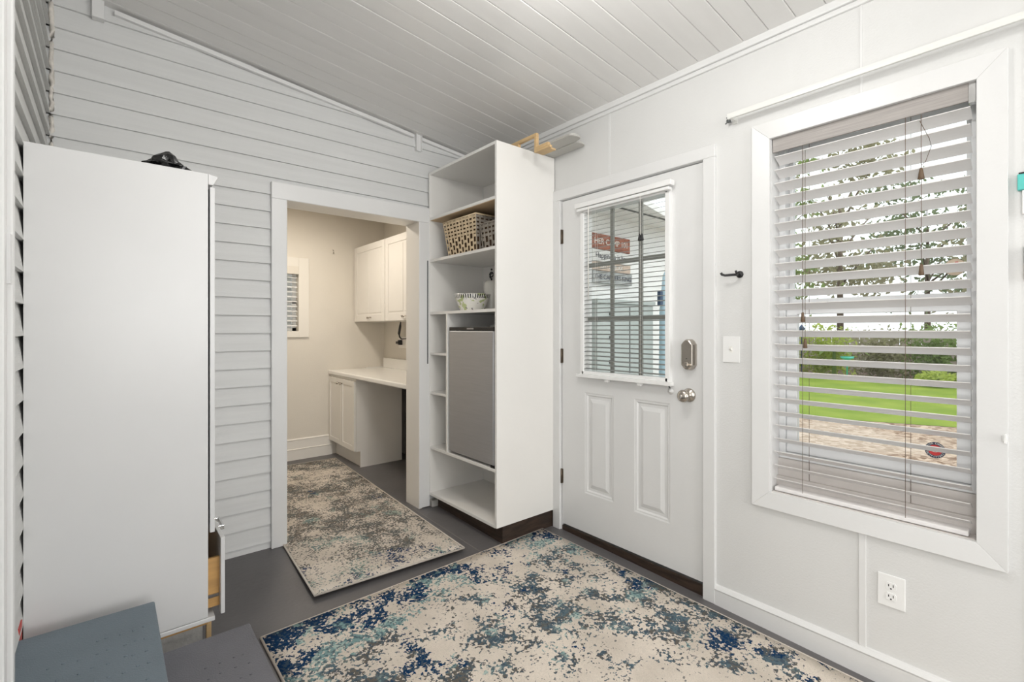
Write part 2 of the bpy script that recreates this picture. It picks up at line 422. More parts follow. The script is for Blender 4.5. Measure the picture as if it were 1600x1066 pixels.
# ceiling/wall trim right
bm = bmesh.new(); box(bm, XR-0.022, XR+0.01, YREAR, YB-0.01, 2.497, 2.535); box(bm, XR-0.012, XR+0.01, YREAR, YB-0.01, 2.475, 2.497)
struct('trim_6', bm, M['trim'], bevel=0.004)

# ceiling: boards running across the room, sloping down to the right wall
bm = bmesh.new(); y = YREAR-0.2; PWD = 0.1075
k = 0
while y < YB+0.2:
    g = 0.0005 + 0.0007*(k % 2)
    y0, y1 = y+g, y+PWD-g
    dz = 0.0008*((k*7) % 5)/4
    vsx = []
    for x in (XL-0.15, XR+0.05):
        z = cz(x) + dz
        vsx.append([bm.verts.new(p) for p in ((x, y0, z+0.003), (x, y0+0.003, z), (x, y1-0.003, z), (x, y1, z+0.003), (x, y1, z+0.02), (x, y0, z+0.02))])
    for i in range(6):
        j = (i+1) % 6; bm.faces.new((vsx[0][i], vsx[0][j], vsx[1][j], vsx[1][i]))
    y += PWD; k += 1
prism(bm, [(XL-0.15, cz(XL-0.15)+0.006), (XR+0.15, cz(XR+0.15)+0.006), (XR+0.15, cz(XR+0.15)+0.08), (XL-0.15, cz(XL-0.15)+0.08)], 'y', YREAR-0.2, YB+0.2)
struct('ceiling', bm, M['ceil'])

# lap siding profile
def lap(bm, axis, base, sgn, a, b, z0, z1, first, pitch=0.0984, tipd=0.016, cut=None):
    """courses whose lower edge sticks out. base: wall plane coordinate, sgn: direction out of the wall."""
    z = first
    while z > z0: z -= pitch
    while z < z1:
        zl, zt = max(z, z0), min(z+pitch+0.004, z1)
        if zt - zl > 0.012:
            t = lambda q: base + sgn*(tipd - (tipd-0.001)*(q-z)/(pitch+0.004))
            pts = [(base - sgn*0.02, zl), (t(zl), zl), (t(zl)-sgn*0.0006, zl+0.0015), (t(zt), zt), (base - sgn*0.02, zt)]
            if axis == 'x': prism(bm, pts, 'x', a, b)
            else: prism(bm, pts, 'y', a, b)
        z += pitch
# back wall (siding), doorway hole X .775..1.640 z<1.985
OX0, OX1, OZ = 0.785, 1.640, 1.985
bm = bmesh.new(); F0 = 2.106
lap(bm, 'x', YB, -1, XL-0.02, OX0-0.02, -0.02, 2.9, F0)
lap(bm, 'x', YB, -1, OX1+0.02, XR, 0.03, 2.9, F0)
lap(bm, 'x', YB, -1, OX0-0.02, OX1+0.02, OZ+0.02, 2.9, F0)
box(bm, XL-0.1, OX0-0.03, YB+0.01, YB+0.14, -0.3, 2.9)
box(bm, OX1+0.03, XR+0.13, YB+0.01, YB+0.14, -0.3, 2.9)
box(bm, OX0-0.03, OX1+0.03, YB+0.01, YB+0.14, OZ+0.03, 2.9)
struct('wall_back', bm, M['siding'])
# left wall (siding) and the plain piece behind the house door
bm = bmesh.new()
lap(bm, 'y', XL-0.016, 1, 2.02, YB, -0.05, 2.95, F0, tipd=0.016)
lap(bm, 'y', XL-0.016, 1, 1.50, 2.02, 0.335, 2.95, F0, tipd=0.016)
box(bm, XL-0.14, XL-0.025, 0.0, YB+0.1, -0.3, 2.95); box(bm, XL-0.14, XL-0.025, YREAR-0.2, -0.9, -0.3, 2.95)
box(bm, XL-0.14, XL-0.025, -0.9, 0.0, -0.3, 0.33); box(bm, XL-0.14, XL-0.025, -0.9, 0.0, 2.35, 2.95)  # opening made up to let the added fill light in
struct('wall_left', bm, M['sidingL'])
# caulk bead in the corner
bm = bmesh.new(); pts = []
z = 0.0
while z < 2.76:
    pts.append((XL+0.004+random.uniform(-.002, .003), YB-0.010+random.uniform(-.002, .002), z)); z += 0.03
tube(bm, pts, [0.007+random.uniform(0, .005) for _ in pts], 6)
struct('trim_7', bm, M['caulk'])
# rear wall behind the camera with two window openings
bm = bmesh.new()
yr0, yr1 = YREAR-0.12, YREAR
box(bm, XL-0.1, 0.02, yr0, yr1, -0.3, 2.95); box(bm, 0.82, 1.18, yr0, yr1, -0.3, 2.95); box(bm, 1.98, XR+0.1, yr0, yr1, -0.3, 2.95)
for a, b in ((0.02, 0.82), (1.18, 1.98)):
    box(bm, a, b, yr0, yr1, -0.3, 0.85); box(bm, a, b, yr0, yr1, 2.25, 2.95)
struct('wall_rear', bm, M['wall'])

# doorway casing and jamb to the laundry
bm = bmesh.new()
cw = 0.078
box(bm, 0.703, OX0, YB-0.034, YB+0.02, 0.0, OZ)
box(bm, OX1, 1.722, YB-0.034, YB+0.02, 0.004, OZ)
prism(bm, [(0.703, OZ), (1.722, OZ), (1.722, 2.088), (0.703, 2.078)], 'y', YB-0.034, YB+0.02)
dcas = struct('door_2', bm, M['trim'], bevel=0.003)
bm = bmesh.new()
box(bm, OX0-0.02, OX0+0.001, YB-0.030, YB+0.156, 0, OZ); box(bm, OX1-0.001, OX1+0.02, YB-0.030, YB+0.156, 0, OZ); box(bm, OX0-0.02, OX1+0.02, YB-0.030, YB+0.156, OZ-0.001, OZ+0.02)
struct('door_jamb', bm, M['laundryw'], parent=dcas)
bm = bmesh.new(); box(bm, 1.700, 1.706, YB-0.039, YB-0.030, 1.0, 1.72)
struct('edge_strip', bm, M['dgrey'], parent=dcas)
# scraps of painted brick at the foot of the casing
bm = bmesh.new(); box(bm, 1.726, 1.86, YB-0.06, YB-0.012, -0.002, 0.045); struct('trim_8', bm, mat('foot_block', (0.5, 0.48, 0.45), 0.8, noise_amt=0.3, noise_scale=20), bevel=0.006)

# strip along the top of the siding wall, with two short verticals
def strip(x0, x1, d0=0.0, h=0.022):
    bm_ = bmesh.new()
    prism(bm_, [(x0, cz(x0)-0.012-h), (x1, cz(x1)-0.012-h), (x1, cz(x1)-0.012), (x0, cz(x0)-0.012)], 'y', YB-0.034, YB-0.010)
    return bm_
struct('trim_9', strip(0.02, 1.60), M['trim'], bevel=0.002)
struct('trim_10', strip(1.665, 2.17), M['trim'], bevel=0.002)
struct('trim_11', B((-0.06, -0.016, YB-0.045, YB-0.004, 2.685, 2.80)), M['trim'], bevel=0.002)
struct('trim_12', B((1.618, 1.624, YB-0.034, YB-0.006, 2.475, 2.59), (1.624, 1.656, YB-0.024, YB-0.006, 2.475, 2.59), (1.656, 1.662, YB-0.034, YB-0.006, 2.475, 2.59)), M['trim'], bevel=0.001)

# house door casing on the left wall, beside the camera
bm = bmesh.new()
box(bm, XL-0.02, XL+0.022, 1.49, 1.585, 0.333, 2.7)
box(bm, XL-0.02, XL+0.032, 1.585, 1.612, 0.333, 2.7)
box(bm, XL-0.02, XL+0.030, 1.478, 1.492, 0.333, 2.7)
dc = struct('door_3', bm, M['trim'], bevel=0.004)
bm = B((XL-0.01, XL+0.012, 0.62, 1.478, 0.36, 2.5)); struct('door_slab', bm, M['trim'], parent=dc, bevel=0.003)
bm = bmesh.new(); box(bm, XL+0.030, XL+0.036, 1.50, 1.53, 1.34, 1.45); struct('strike_plate', bm, M['trim'], parent=dc)
bm = B((XL-0.022, XL-0.001, 2.008, 2.07, fz(1.8)-0.02, 0.36)); struct('trim_13', bm, M['red'])

# ------------------------------------------------------------------ exterior door
d1 = thing('door_1', (XR, 1.17, 0), kind='structure')
# casing
bm = bmesh.new()
box(bm, XR-0.018, XR+0.01, 1.110, 1.170, fz(1.14), 2.055)
box(bm, XR-0.018, XR+0.01, 2.122, 2.182, fz(2.15), 2.055)
prism(bm, [(1.110, 2.055), (2.182, 2.055), (2.182, 2.122), (1.110, 2.112)], 'x', XR-0.018, XR+0.01)
obj('casing', bm, M['trim'], d1, bevel=0.003)
bm = bmesh.new()
box(bm, XR+0.001, XR+TH+0.01, 1.164, 1.1715, -0.1, 2.06); box(bm, XR+0.001, XR+TH+0.01, 2.1185, 2.126, -0.1, 2.06); box(bm, XR+0.001, XR+TH+0.01, 1.164, 2.126, 2.052, 2.058)
obj('jamb', bm, M['trim'], d1)
bm = B((XR+0.002, XR+TH+0.03, 1.168, 2.122, -0.10, 0.004)); obj('threshold', bm, M['darkwood'], d1, bevel=0.004)
# slab with a lite opening and two recessed panels; room face at XR
SX0, SX1 = XR+0.002, XR+0.044
sy0, sy1, sz0, sz1 = 1.175, 2.115, 0.018, 2.048
gy0, gy1, gz0, gz1 = 1.355, 1.935, 0.985, 1.945
pans = [(1.715, 1.930, 0.255, 0.862), (1.355, 1.575, 0.245, 0.862)]
bm = bmesh.new()
def face_grid(bm, ys, zs, holes, x0, x1):
    ys = sorted(set(ys)); zs = sorted(set(zs))
    for i in range(len(ys)-1):
        for j in range(len(zs)-1):
            cy, czz = (ys[i]+ys[i+1])/2, (zs[j]+zs[j+1])/2
            if any(h[0] < cy < h[1] and h[2] < czz < h[3] for h in holes): continue
            box(bm, x0, x1, ys[i], ys[i+1], zs[j], zs[j+1])
face_grid(bm, [sy0, sy1, gy0, gy1] + [p for q in pans for p in q[:2]], [sz0, sz1, gz0, gz1] + [p for q in pans for p in q[2:]], pans + [(gy0, gy1, gz0, gz1)], SX0, SX1)
bmesh.ops.remove_doubles(bm, verts=bm.verts, dist=1e-5)
seen = {}
for f in list(bm.faces):
    key = tuple(sorted(v_.index for v_ in f.verts)) if False else tuple(sorted((round(v_.co.x, 4), round(v_.co.y, 4), round(v_.co.z, 4)) for v_ in f.verts))
    seen.setdefault(key, []).append(f)
for key, fs in seen.items():
    if len(fs) > 1:
        for f in fs: bm.faces.remove(f)
slab = obj('door_slab', bm, M['trim'], d1)
for (a, b, c, d) in pans:
    bm = bmesh.new()
    levels = [(0.0, 0.0), (0.008, 0.0045), (0.014, 0.0045), (0.022, 0.011), (0.036, 0.011), (0.058, 0.003)]
    rings = []
    for ins, dep in levels:
        rings.append([bm.verts.new((SX0-0.0015+dep if ins else SX0, yy, zz)) for yy, zz in ((a+ins, c+ins), (b-ins, c+ins), (b-ins, d-ins), (a+ins, d-ins))])
    for i in range(len(rings)-1):
        for k in range(4): bm.faces.new((rings[i][k], rings[i][(k+1) % 4], rings[i+1][(k+1) % 4], rings[i+1][k]))
    bm.faces.new(rings[-1])
    box(bm, SX0+0.015, SX1, a, b, c, d)
    obj('door_panel', bm, M['trim'], d1)
# lite frame, muntins, glass
bm = bmesh.new()
fr = 0.028
for (a, b, c, d) in ((gy0-0.012, gy0+fr-0.012, gz0-0.02, gz1+0.02), (gy1-fr+0.012, gy1+0.012, gz0-0.02, gz1+0.02), (gy0, gy1, gz0-0.02, gz0+0.008), (gy0, gy1, gz1-0.008, gz1+0.02)):
    box(bm, SX0-0.024, SX1+0.012, a, b, c, d)
obj('lite_frame', bm, M['plate'], d1, bevel=0.003)
M['muntin'] = mat('muntin_grey', (0.32, 0.33, 0.30), 0.5)
bm = bmesh.new()
for t_ in (1/3, 2/3):
    yy = gy0 + (gy1-gy0)*t_; box(bm, SX0+0.018, SX0+0.032, yy-0.0115, yy+0.0115, gz0, gz1)
    zz = gz0 + (gz1-gz0)*t_; box(bm, SX0+0.016, SX0+0.034, gy0, gy1, zz-0.012, zz+0.012)
obj('muntin', bm, M['muntin'], d1, bevel=0.002)
obj('glass_pane', B((SX0+0.024, SX0+0.027, gy0, gy1, gz0, gz1)), M['glass'], d1)
for zz in (1.826, 1.074, 0.315):
    bm = bmesh.new(); tube(bm, [(XR-0.004, 2.119, zz-0.045), (XR-0.004, 2.119, zz+0.045)], 0.006, 10); box(bm, XR-0.002, XR+0.002, 2.108, 2.130, zz-0.044, zz+0.044)
    obj('hinge', bm, M['bronze'], d1)
# mini blind on the door
bm = bmesh.new(); box(bm, XR-0.052, XR-0.014, gy0-0.035, gy1+0.03, 1.965, 1.993); box(bm, XR-0.046, XR-0.014, gy0-0.02, gy1+0.02, 1.945, 1.962)
obj('blind_headrail', bm, M['plate'], d1, bevel=0.003)
bm = bmesh.new(); n = 37; zb, zt = 0.995, 1.937
for i in range(n):
    z = zb + (zt-zb)*(i+0.5)/n
    hs, th_ = 0.0085, R(20)
    pts = [(XR-0.0105+q*hs*math.cos(th_), z+q*hs*math.sin(th_)+0.0008*(1-q*q)+e_) for q, e_ in ((-1, 0.0004), (0, 0.0004), (1, 0.0004), (1, -0.0006), (0, -0.0006), (-1, -0.0006))]
    prism(bm, pts, 'y', gy0+0.018, gy1-0.018)
obj('blind_slats', bm, M['minislat'], d1)
bm = B((XR-0.040, XR-0.014, gy0-0.03, gy1+0.03, 0.955, 0.975)); 
for yy in (1.52, 1.74): box(bm, XR-0.034, XR-0.012, yy-0.012, yy+0.012, 0.940, 0.957)
obj('blind_bottom_rail', bm, M['plate'], d1, bevel=0.002)
bm = bmesh.new()
for yy in (1.52, 1.83):
    for xx in (XR-0.0195, XR-0.0015): tube(bm, [(xx, yy, 0.99), (xx, yy, 1.94)], 0.0008, 4)
tube(bm, [(XR-0.044, 1.505, 1.96), (XR-0.044, 1.50, 1.74)], 0.0012, 5)
tube(bm, [(XR-0.046, 1.86, 1.96), (XR-0.046, 1.86, 1.42)], 0.003, 8)
obj('blind_cord', bm, M['inkw'], d1)
bm = bmesh.new()
for dy in (-0.007, 0.007): lathe(bm, [(0.002, 0.035), (0.006, 0.025), (0.010, 0.0), (0.008, -0.002)], (XR-0.044, 1.50+dy, 1.712), seg=12)
obj('cord_tassel', bm, M['black'], d1)
# deadbolt housing: clipped-corner plate
bm = bmesh.new(); cy, c0, c1, hw = 1.245, 1.040, 1.192, 0.036
def octo(ins, x):
    a = hw-ins; e = 0.026
    return [bm.verts.new((x, cy+p, q)) for p, q in ((-a, c0+e), (-a+0.012, c0+0.008+ins*0.6), (-a*0.35, c0+ins), (a*0.35, c0+ins), (a-0.012, c0+0.008+ins*0.6), (a, c0+e), (a, c1-e), (a-0.012, c1-0.008-ins*0.6), (a*0.35, c1-ins), (-a*0.35, c1-ins), (-a+0.012, c1-0.008-ins*0.6), (-a, c1-e))]
rg = [octo(0, XR+0.001), octo(0, XR-0.012), octo(0.001, XR-0.014), octo(0.006, XR-0.030), octo(0.010, XR-0.033)]
for i in range(len(rg)-1):
    for k in range(12): bm.faces.new((rg[i][k], rg[i][(k+1) % 12], rg[i+1][(k+1) % 12], rg[i+1][k]))
bm.faces.new(rg[-1])
db = obj('deadbolt_lock', bm, M['nickel'], d1, bevel=0.0015)
bm = bmesh.new(); lathe(bm, [(0.014, 0.0), (0.013, -0.006), (0.001, -0.007)], (XR-0.033, cy, 1.068), 'x', 20); box(bm, XR-0.053, XR-0.038, cy-0.014, cy+0.014, 1.062, 1.073)
obj('thumb_turn', bm, M['nickel'], db, bevel=0.002)
bm = bmesh.new(); lathe(bm, [(0.002, 0), (0.002, -0.001)], (XR-0.0335, cy, 1.097), 'x', 10); obj('indicator', bm, M['black'], db)
bm = bmesh.new()
lathe(bm, [(0.034, 0.0), (0.034, -0.004), (0.028, -0.010), (0.014, -0.014), (0.012, -0.030), (0.018, -0.038), (0.029, -0.048), (0.031, -0.058), (0.026, -0.068), (0.012, -0.073), (0.002, -0.074)], (XR+0.002, 1.250, 0.915), 'x', 32)
kb = obj('door_knob', bm, M['nickel'], d1)
bm = B((XR-0.082, XR-0.068, 1.247, 1.253, 0.906, 0.924)); obj('knob_button', bm, M['chrome'], kb, bevel=0.001)
# clear bumper on the door below the blind
bm = bmesh.new(); lathe(bm, [(0.016, 0.0), (0.016, -0.003), (0.006, -0.006), (0.004, -0.012), (0.001, -0.013)], (XR+0.002, 1.352, 0.925), 'x', 20)
obj('clear_bumper', bm, M['plate'], d1)
bm = bmesh.new(); tube(bm, [(XR-0.02, 1.350, 0.958), (XR-0.010, 1.350, 0.942)], 0.004, 8); obj('blind_hold_down', bm, M['dgrey'], d1)

# ------------------------------------------------------------------ window
w1 = thing('window_1', (XR, 0.545, 0.5), kind='structure')
def frame_mitre(bm, y0, y1, z0, z1, wd, x0, x1, slope=0.0):
    """four mitred boards, x0 room side"""
    o_ = [(y0, z0), (y1, z0), (y1, z1), (y0, z1)]; i_ = [(y0+wd, z0+wd), (y1-wd, z0+wd), (y1-wd, z1-wd), (y0+wd, z1-wd)]
    for k in range(4):
        j = (k+1) % 4
        A = [o_[k], o_[j], i_[j], i_[k]]
        lo = [bm.verts.new((x1, p[0], p[1])) for p in A]
        hi = [bm.verts.new((x0 + (slope if n_ > 1 else 0), p[0], p[1])) for n_, p in enumerate(A)]
        for q in range(4): bm.faces.new((lo[q], lo[(q+1) % 4], hi[(q+1) % 4], hi[q]))
        bm.faces.new(lo[::-1]); bm.faces.new(hi)
bm = bmesh.new(); frame_mitre(bm, 0.150, 0.940, 0.468, 2.136, 0.073, XR-0.020, XR+0.002, 0.005)
obj('casing', bm, M['trim'], w1, bevel=0.0015)
def frame4(bm, y0, y1, z0, z1, wl, wr, wb_, wt, x0, x1):
    o_ = [(y0, z0), (y1, z0), (y1, z1), (y0, z1)]; i_ = [(y0+wl, z0+wb_), (y1-wr, z0+wb_), (y1-wr, z1-wt), (y0+wl, z1-wt)]
    vv = {}
    for n_, ring in (('o', o_), ('i', i_)):
        for k, p in enumerate(ring):
            for x in (x0, x1): vv[n_, k, x] = bm.verts.new((x, p[0], p[1]))
    for k in range(4):
        j = (k+1) % 4
        bm.faces.new((vv['o', k, x0], vv['o', j, x0], vv['i', j, x0], vv['i', k, x0])); bm.faces.new((vv['o', k, x1], vv['o', j, x1], vv['i', j, x1], vv['i', k, x1]))
        bm.faces.new((vv['o', k, x0], vv['o', j, x0], vv['o', j, x1], vv['o', k, x1])); bm.faces.new((vv['i', k, x0], vv['i', j, x0], vv['i', j, x1], vv['i', k, x1]))
# jamb liner and sill board in the recess
bm = bmesh.new()
box(bm, XR+0.001, XR+0.16, WY0-0.005, WY0+0.003, WZ0-0.005, WZ1+0.005); box(bm, XR+0.001, XR+0.16, WY1-0.003, WY1+0.005, WZ0-0.005, WZ1+0.005)
box(bm, XR+0.001, XR+0.16, WY0, WY1, WZ1-0.003, WZ1+0.005)
obj('jamb', bm, M['trim'], w1)
bm = bmesh.new(); box(bm, XR+0.001, XR+0.16, WY0+0.003, WY1-0.003, WZ0-0.005, WZ0+0.003)
# stepped apron below the sash, seen under the lowest slats
box(bm, XR+0.070, XR+0.16, WY0, WY1, WZ0, 0.675); box(bm, XR+0.055, XR+0.08, WY0, WY1, WZ0, 0.60)
obj('sill', bm, M['jamb'], w1, bevel=0.004)
# vinyl frame, lower sash, upper sash
bm = bmesh.new(); fx = XR+0.078
frame4(bm, WY0+0.003, WY1-0.003, 0.676, WZ1-0.003, 0.020, 0.026, 0.026, 0.024, fx, fx+0.075)
obj('vinyl_frame', bm, M['vinyl'], w1, bevel=0.002)
bm = bmesh.new(); sx = XR+0.090
L = (0.246, 0.838, 0.702, 1.352)
G = (0.284, 0.796, 0.742, 1.306)
frame4(bm, L[0], L[1], L[2]+0.001, L[3], G[0]-L[0], L[1]-G[1], G[2]-L[2]-0.001, L[3]-G[3], sx, sx+0.03)
ls = obj('lower_sash', bm, M['vinyl'], w1, bevel=0.0025)
bm = B((sx-0.008, sx, 0.35, 0.38, 1.352, 1.358), (sx-0.008, sx, 0.68, 0.71, 1.352, 1.358), (sx-0.004, sx+0.01, 0.345, 0.385, 1.345, 1.354)); obj('sash_lock', bm, M['plate'], ls)
obj('glass_pane', B((sx+0.012, sx+0.015, G[0], G[1], G[2], G[3])), M['glass'], w1)
bm = bmesh.new(); ux = XR+0.122
U = (0.262, 0.822, 1.372, 2.02)
frame4(bm, WY0+0.0235, WY1-0.0295, 1.312, 2.050, U[0]-WY0-0.0235, WY1-0.0295-U[1], U[2]-1.312, 2.050-U[3], ux, ux+0.028)
obj('upper_sash', bm, M['vinyl'], w1, bevel=0.0025)
obj('glass_pane', B((ux+0.012, ux+0.015, U[0], U[1], U[2], U[3])), M['glass'], w1)
bm = bmesh.new(); box(bm, sx+0.001, sx+0.014, G[0], G[1], G[2]-0.001, G[2]+0.010); obj('glazing_strip', bm, M['darkwood'], w1)
# security style decal on the lower pane
dcx, dcy, dcz, dr = sx+0.0105, 0.343, 0.800, 0.0292
dcz = 0.802
dec = thing('window_decal', (dcx, dcy, dcz), 'oval navy and red sticker with white lettering on lower window pane', 'sticker')
bm = bmesh.new(); lathe(bm, [(dr, 0), (dr, -0.0006)], (dcx, dcy, dcz), 'x', 36); obj('navy_disc', bm, M['decalblue'], dec)
bm = bmesh.new(); lathe(bm, [(dr*0.66, -0.0007), (dr*0.66, -0.0012)], (dcx, dcy, dcz), 'x', 30); obj('red_disc', bm, M['decalred'], dec)
bm = bmesh.new()
for s, a0, a1, flip in (('RIVER CANYON', 160, 20, 1), ('OUTFITTERS', 205, 335, -1)):
    for i, ch in enumerate(s):
        if ch == ' ': continue
        a = R(a0 + (a1-a0)*i/(len(s)-1)); ro = a - PI/2 if flip == 1 else a + PI/2
        cyy, czz = 0.83*dr*math.cos(a), 0.83*dr*math.sin(a)
        def mp(u, v, d, cyy=cyy, czz=czz, ro=ro): return (dcx-0.0012-d, dcy-(cyy+u*math.cos(ro)-v*math.sin(ro)), dcz+czz+u*math.sin(ro)+v*math.cos(ro))
        text_bm(ch, dr*0.30, mp, 0.0004, bm)
obj('lettering', bm, M['inkw'], dec)
bm = bmesh.new()
for s in (-1, 1): prism(bm, [(dcy, dcz-0.008), (dcy+s*0.004, dcz-0.003), (dcy+s*0.012, dcz-0.002), (dcy+s*0.007, dcz-0.006)], 'x', dcx-0.0016, dcx-0.0012)
obj('white_wings', bm, M['inkw'], dec)
# shell disc sun-catcher on the upper pane
sc = thing('suncatcher_disc', (XR+0.118, 0.292, 1.463), 'round tan shell disc with red mark hanging against the upper window pane', 'suncatcher')
bm = bmesh.new(); lathe(bm, [(0.030, 0), (0.0275, -0.002), (0.010, -0.003), (0.001, -0.003)], (XR+0.121, 0.292, 1.463), 'x', 30); obj('disc', bm, M['shellm'], sc)
bm = B((XR+0.1165, XR+0.1178, 0.288, 0.292, 1.455, 1.482), (XR+0.1165, XR+0.1178, 0.283, 0.289, 1.474, 1.482)); obj('red_mark', bm, M['red'], sc)

# window blind, in the recess
wb = thing('window_blind', (XR+0.035, 0.545, WZ1), 'wide white slatted blind hanging in the large window, slats half open', 'blind')
bm = bmesh.new()
box(bm, XR+0.004, XR+0.012, WY0+0.022, WY1-0.006, 2.004, 2.068)
obj('valance', bm, M['valance'], wb, bevel=0.002)
bm = B((XR+0.013, XR+0.06, WY0+0.012, WY1-0.006, 2.03, 2.072)); obj('headrail', bm, M['slat'], wb, bevel=0.002)
bm = B((XR+0.002, XR+0.03, WY0+0.004, WY0+0.022, 1.995, 2.074)); obj('bracket', bm, M['chrome'], wb, bevel=0.002)
bm = bmesh.new(); cxs = XR+0.036; hw_ = 0.0300; tilt = R(25)
z = 1.9736; zbot = 0.585
slat_z = []
while z > zbot: slat_z.append(z); z -= 0.0578
for z in slat_z:
    top = []; bot = []
    for k in range(5):
        s = -1 + 2*k/4; crown = 0.0022*(1-s*s)
        px = cxs + s*hw_*math.cos(tilt) ; pz = z - s*hw_*math.sin(tilt) + crown
        top.append((px, pz+0.0013)); bot.append((px, pz-0.0013))
    prism(bm, top + bot[::-1], 'y', WY0+0.018, WY1-0.012)
obj('slats', bm, M['slat'], wb)
bm = B((XR+0.008, XR+0.060, WY0+0.022, WY1-0.012, 0.545, 0.562)); obj('bottom_rail', bm, M['slat'], wb, bevel=0.004)
bm = bmesh.new()
for yy in (0.745, 0.410):
    tube(bm, [(cxs-hw_-0.001, yy, 0.56), (cxs-hw_-0.001, yy, 2.03)], 0.0009, 5)
    tube(bm, [(cxs+hw_+0.001, yy-0.004, 0.56), (cxs+hw_+0.001, yy-0.004, 2.03)], 0.0009, 5)
obj('ladder_cord', bm, M['dcord'], wb)
TP = XR+0.004
def tassel(y, ztop, zc, w_=0.009, loop=False):
    b_ = bmesh.new()
    tube(b_, [(TP, y, ztop), (TP, y, zc+0.02)], 0.001, 5)
    if loop:
        pts = [(TP, y+0.004, ztop-0.02), (TP-0.003, y-0.022, ztop-0.09), (TP-0.003, y-0.028, ztop-0.12), (TP-0.002, y-0.012, ztop-0.17), (TP, y, zc+0.03)]
        tube(b_, pts, 0.001, 5)
    o_ = obj('pull_cord', b_, M['dcord'], wb)
    b_ = bmesh.new(); lathe(b_, [(0.003, 0.020), (0.005, 0.015), (w_, -0.018), (w_*0.8, -0.020)], (TP, y, zc), seg=14)
    obj('tassel', b_, M['tassel'], o_)
tassel(0.366, 2.0, 1.792, 0.010, True)
tassel(0.3655, 1.79, 1.452, 0.008)
tassel(0.744, 1.98, 1.291, 0.008)
tassel(0.735, 1.98, 1.183, 0.008)

# ------------------------------------------------------------------ right wall fittings
# curtain rod
cr = thing('curtain_rod', (XR, 1.02, 2.2), 'flat white curtain rod mounted on the wall above the large window', 'curtain rod')
bm = bmesh.new(); rx = XR-0.055
prism(bm, [(rx-0.006, 2.188), (rx+0.006, 2.188), (rx+0.008, 2.200), (rx+0.006, 2.212), (rx-0.006, 2.212), (rx-0.008, 2.200)], 'y', -0.35, 1.030)
obj('rod', bm, M['rod'], cr, bevel=0.001)
for yy in (1.020, -0.34):
    bm = bmesh.new(); box(bm, rx, XR, yy-0.004, yy+0.006, 2.192, 2.206); box(bm, XR-0.004, XR, yy-0.010, yy+0.012, 2.180, 2.218)
    obj('bracket', bm, M['rod'], cr)
bm = bmesh.new(); lathe(bm, [(0.009, 0), (0.010, -0.006), (0.004, -0.008), (0.001, -0.009)], (XR-0.018, 1.042, 2.196), 'x', 14); tube(bm, [(XR, 1.042, 2.196), (XR-0.04, 1.042, 2.205)], 0.0025, 6); tube(bm, [(XR-0.02, 1.042, 2.196), (XR-0.03, 1.052, 2.182)], 0.003, 6)
obj('bracket_hook', bm, M['dgrey'], cr)
# black hook
hk = thing('wall_hook', (XR, 1.01, 1.49), 'small black metal double hook on the wall between door and window', 'hook')
bm = bmesh.new(); lathe(bm, [(0.016, 0), (0.016, -0.004), (0.006, -0.007), (0.001, -0.008)], (XR, 1.000, 1.490), 'x', 18); obj('base_plate', bm, M['black'], hk)
bm = bmesh.new()
tube(bm, [(XR-0.004, 1.000, 1.490), (XR-0.022, 1.003, 1.488), (XR-0.038, 1.012, 1.487), (XR-0.050, 1.045, 1.486), (XR-0.056, 1.056, 1.490), (XR-0.057, 1.060, 1.498)], [0.006, 0.006, 0.006, 0.0055, 0.006, 0.006], 10)
tube(bm, [(XR-0.018, 1.003, 1.488), (XR-0.038, 0.998, 1.492), (XR-0.046, 0.998, 1.503)], 0.005, 8)
obj('hook_arms', bm, M['black'], hk)
# light switch
sw = thing('light_switch', (XR, 1.038, 1.148), 'white single toggle light switch plate beside the entrance door', 'light switch')
obj('plate', B((XR-0.005, XR, 0.999, 1.078, 1.088, 1.208)), M['plate'], sw, bevel=0.002)
bm = B((XR-0.006, XR-0.004, 1.031, 1.045, 1.134, 1.162)); prism(bm, [(XR-0.005, 1.140), (XR-0.018, 1.152), (XR-0.016, 1.160), (XR-0.005, 1.156)], 'y', 1.034, 1.042); obj('toggle', bm, M['ceramic'], sw)
# outlet
ou = thing('power_outlet', (XR, 0.449, 0.28), 'white double power outlet low on the wall under the window', 'outlet')
obj('plate', B((XR-0.006, XR, 0.408, 0.490, 0.222, 0.340)), M['plate'], ou, bevel=0.0025)
for zc in (0.300, 0.262):
    bm = bmesh.new(); hw2 = 0.0165
    prism(bm, [(0.449+a, zc+b) for a, b in ((-0.012, -0.014), (0.012, -0.014), (0.0165, -0.006), (0.0165, 0.006), (0.012, 0.014), (-0.012, 0.014), (-0.0165, 0.006), (-0.0165, -0.006))], 'x', XR-0.0085, XR-0.004)
    so = obj('socket', bm, M['plate'], ou, bevel=0.001)
    bm = B((XR-0.009, XR-0.0075, 0.441, 0.4435, zc-0.002, zc+0.008), (XR-0.009, XR-0.0075, 0.4545, 0.457, zc-0.001, zc+0.007)); lathe(bm, [(0.0028, -0.001), (0.0028, 0.0)], (XR-0.008, 0.449, zc-0.008), 'x', 10)
    obj('slots', bm, M['black'], so)
# small white clip on casing
bm = B((XR-0.032, XR-0.020, 0.150, 0.162, 0.885, 0.905), (XR-0.040, XR-0.030, 0.152, 0.158, 0.880, 0.910))
obj('tieback_clip', bm, M['plate'], base=(XR-0.02, 0.156, 0.89), bevel=0.001, label='tiny white plastic clip on the right edge of the window casing', cat='clip')
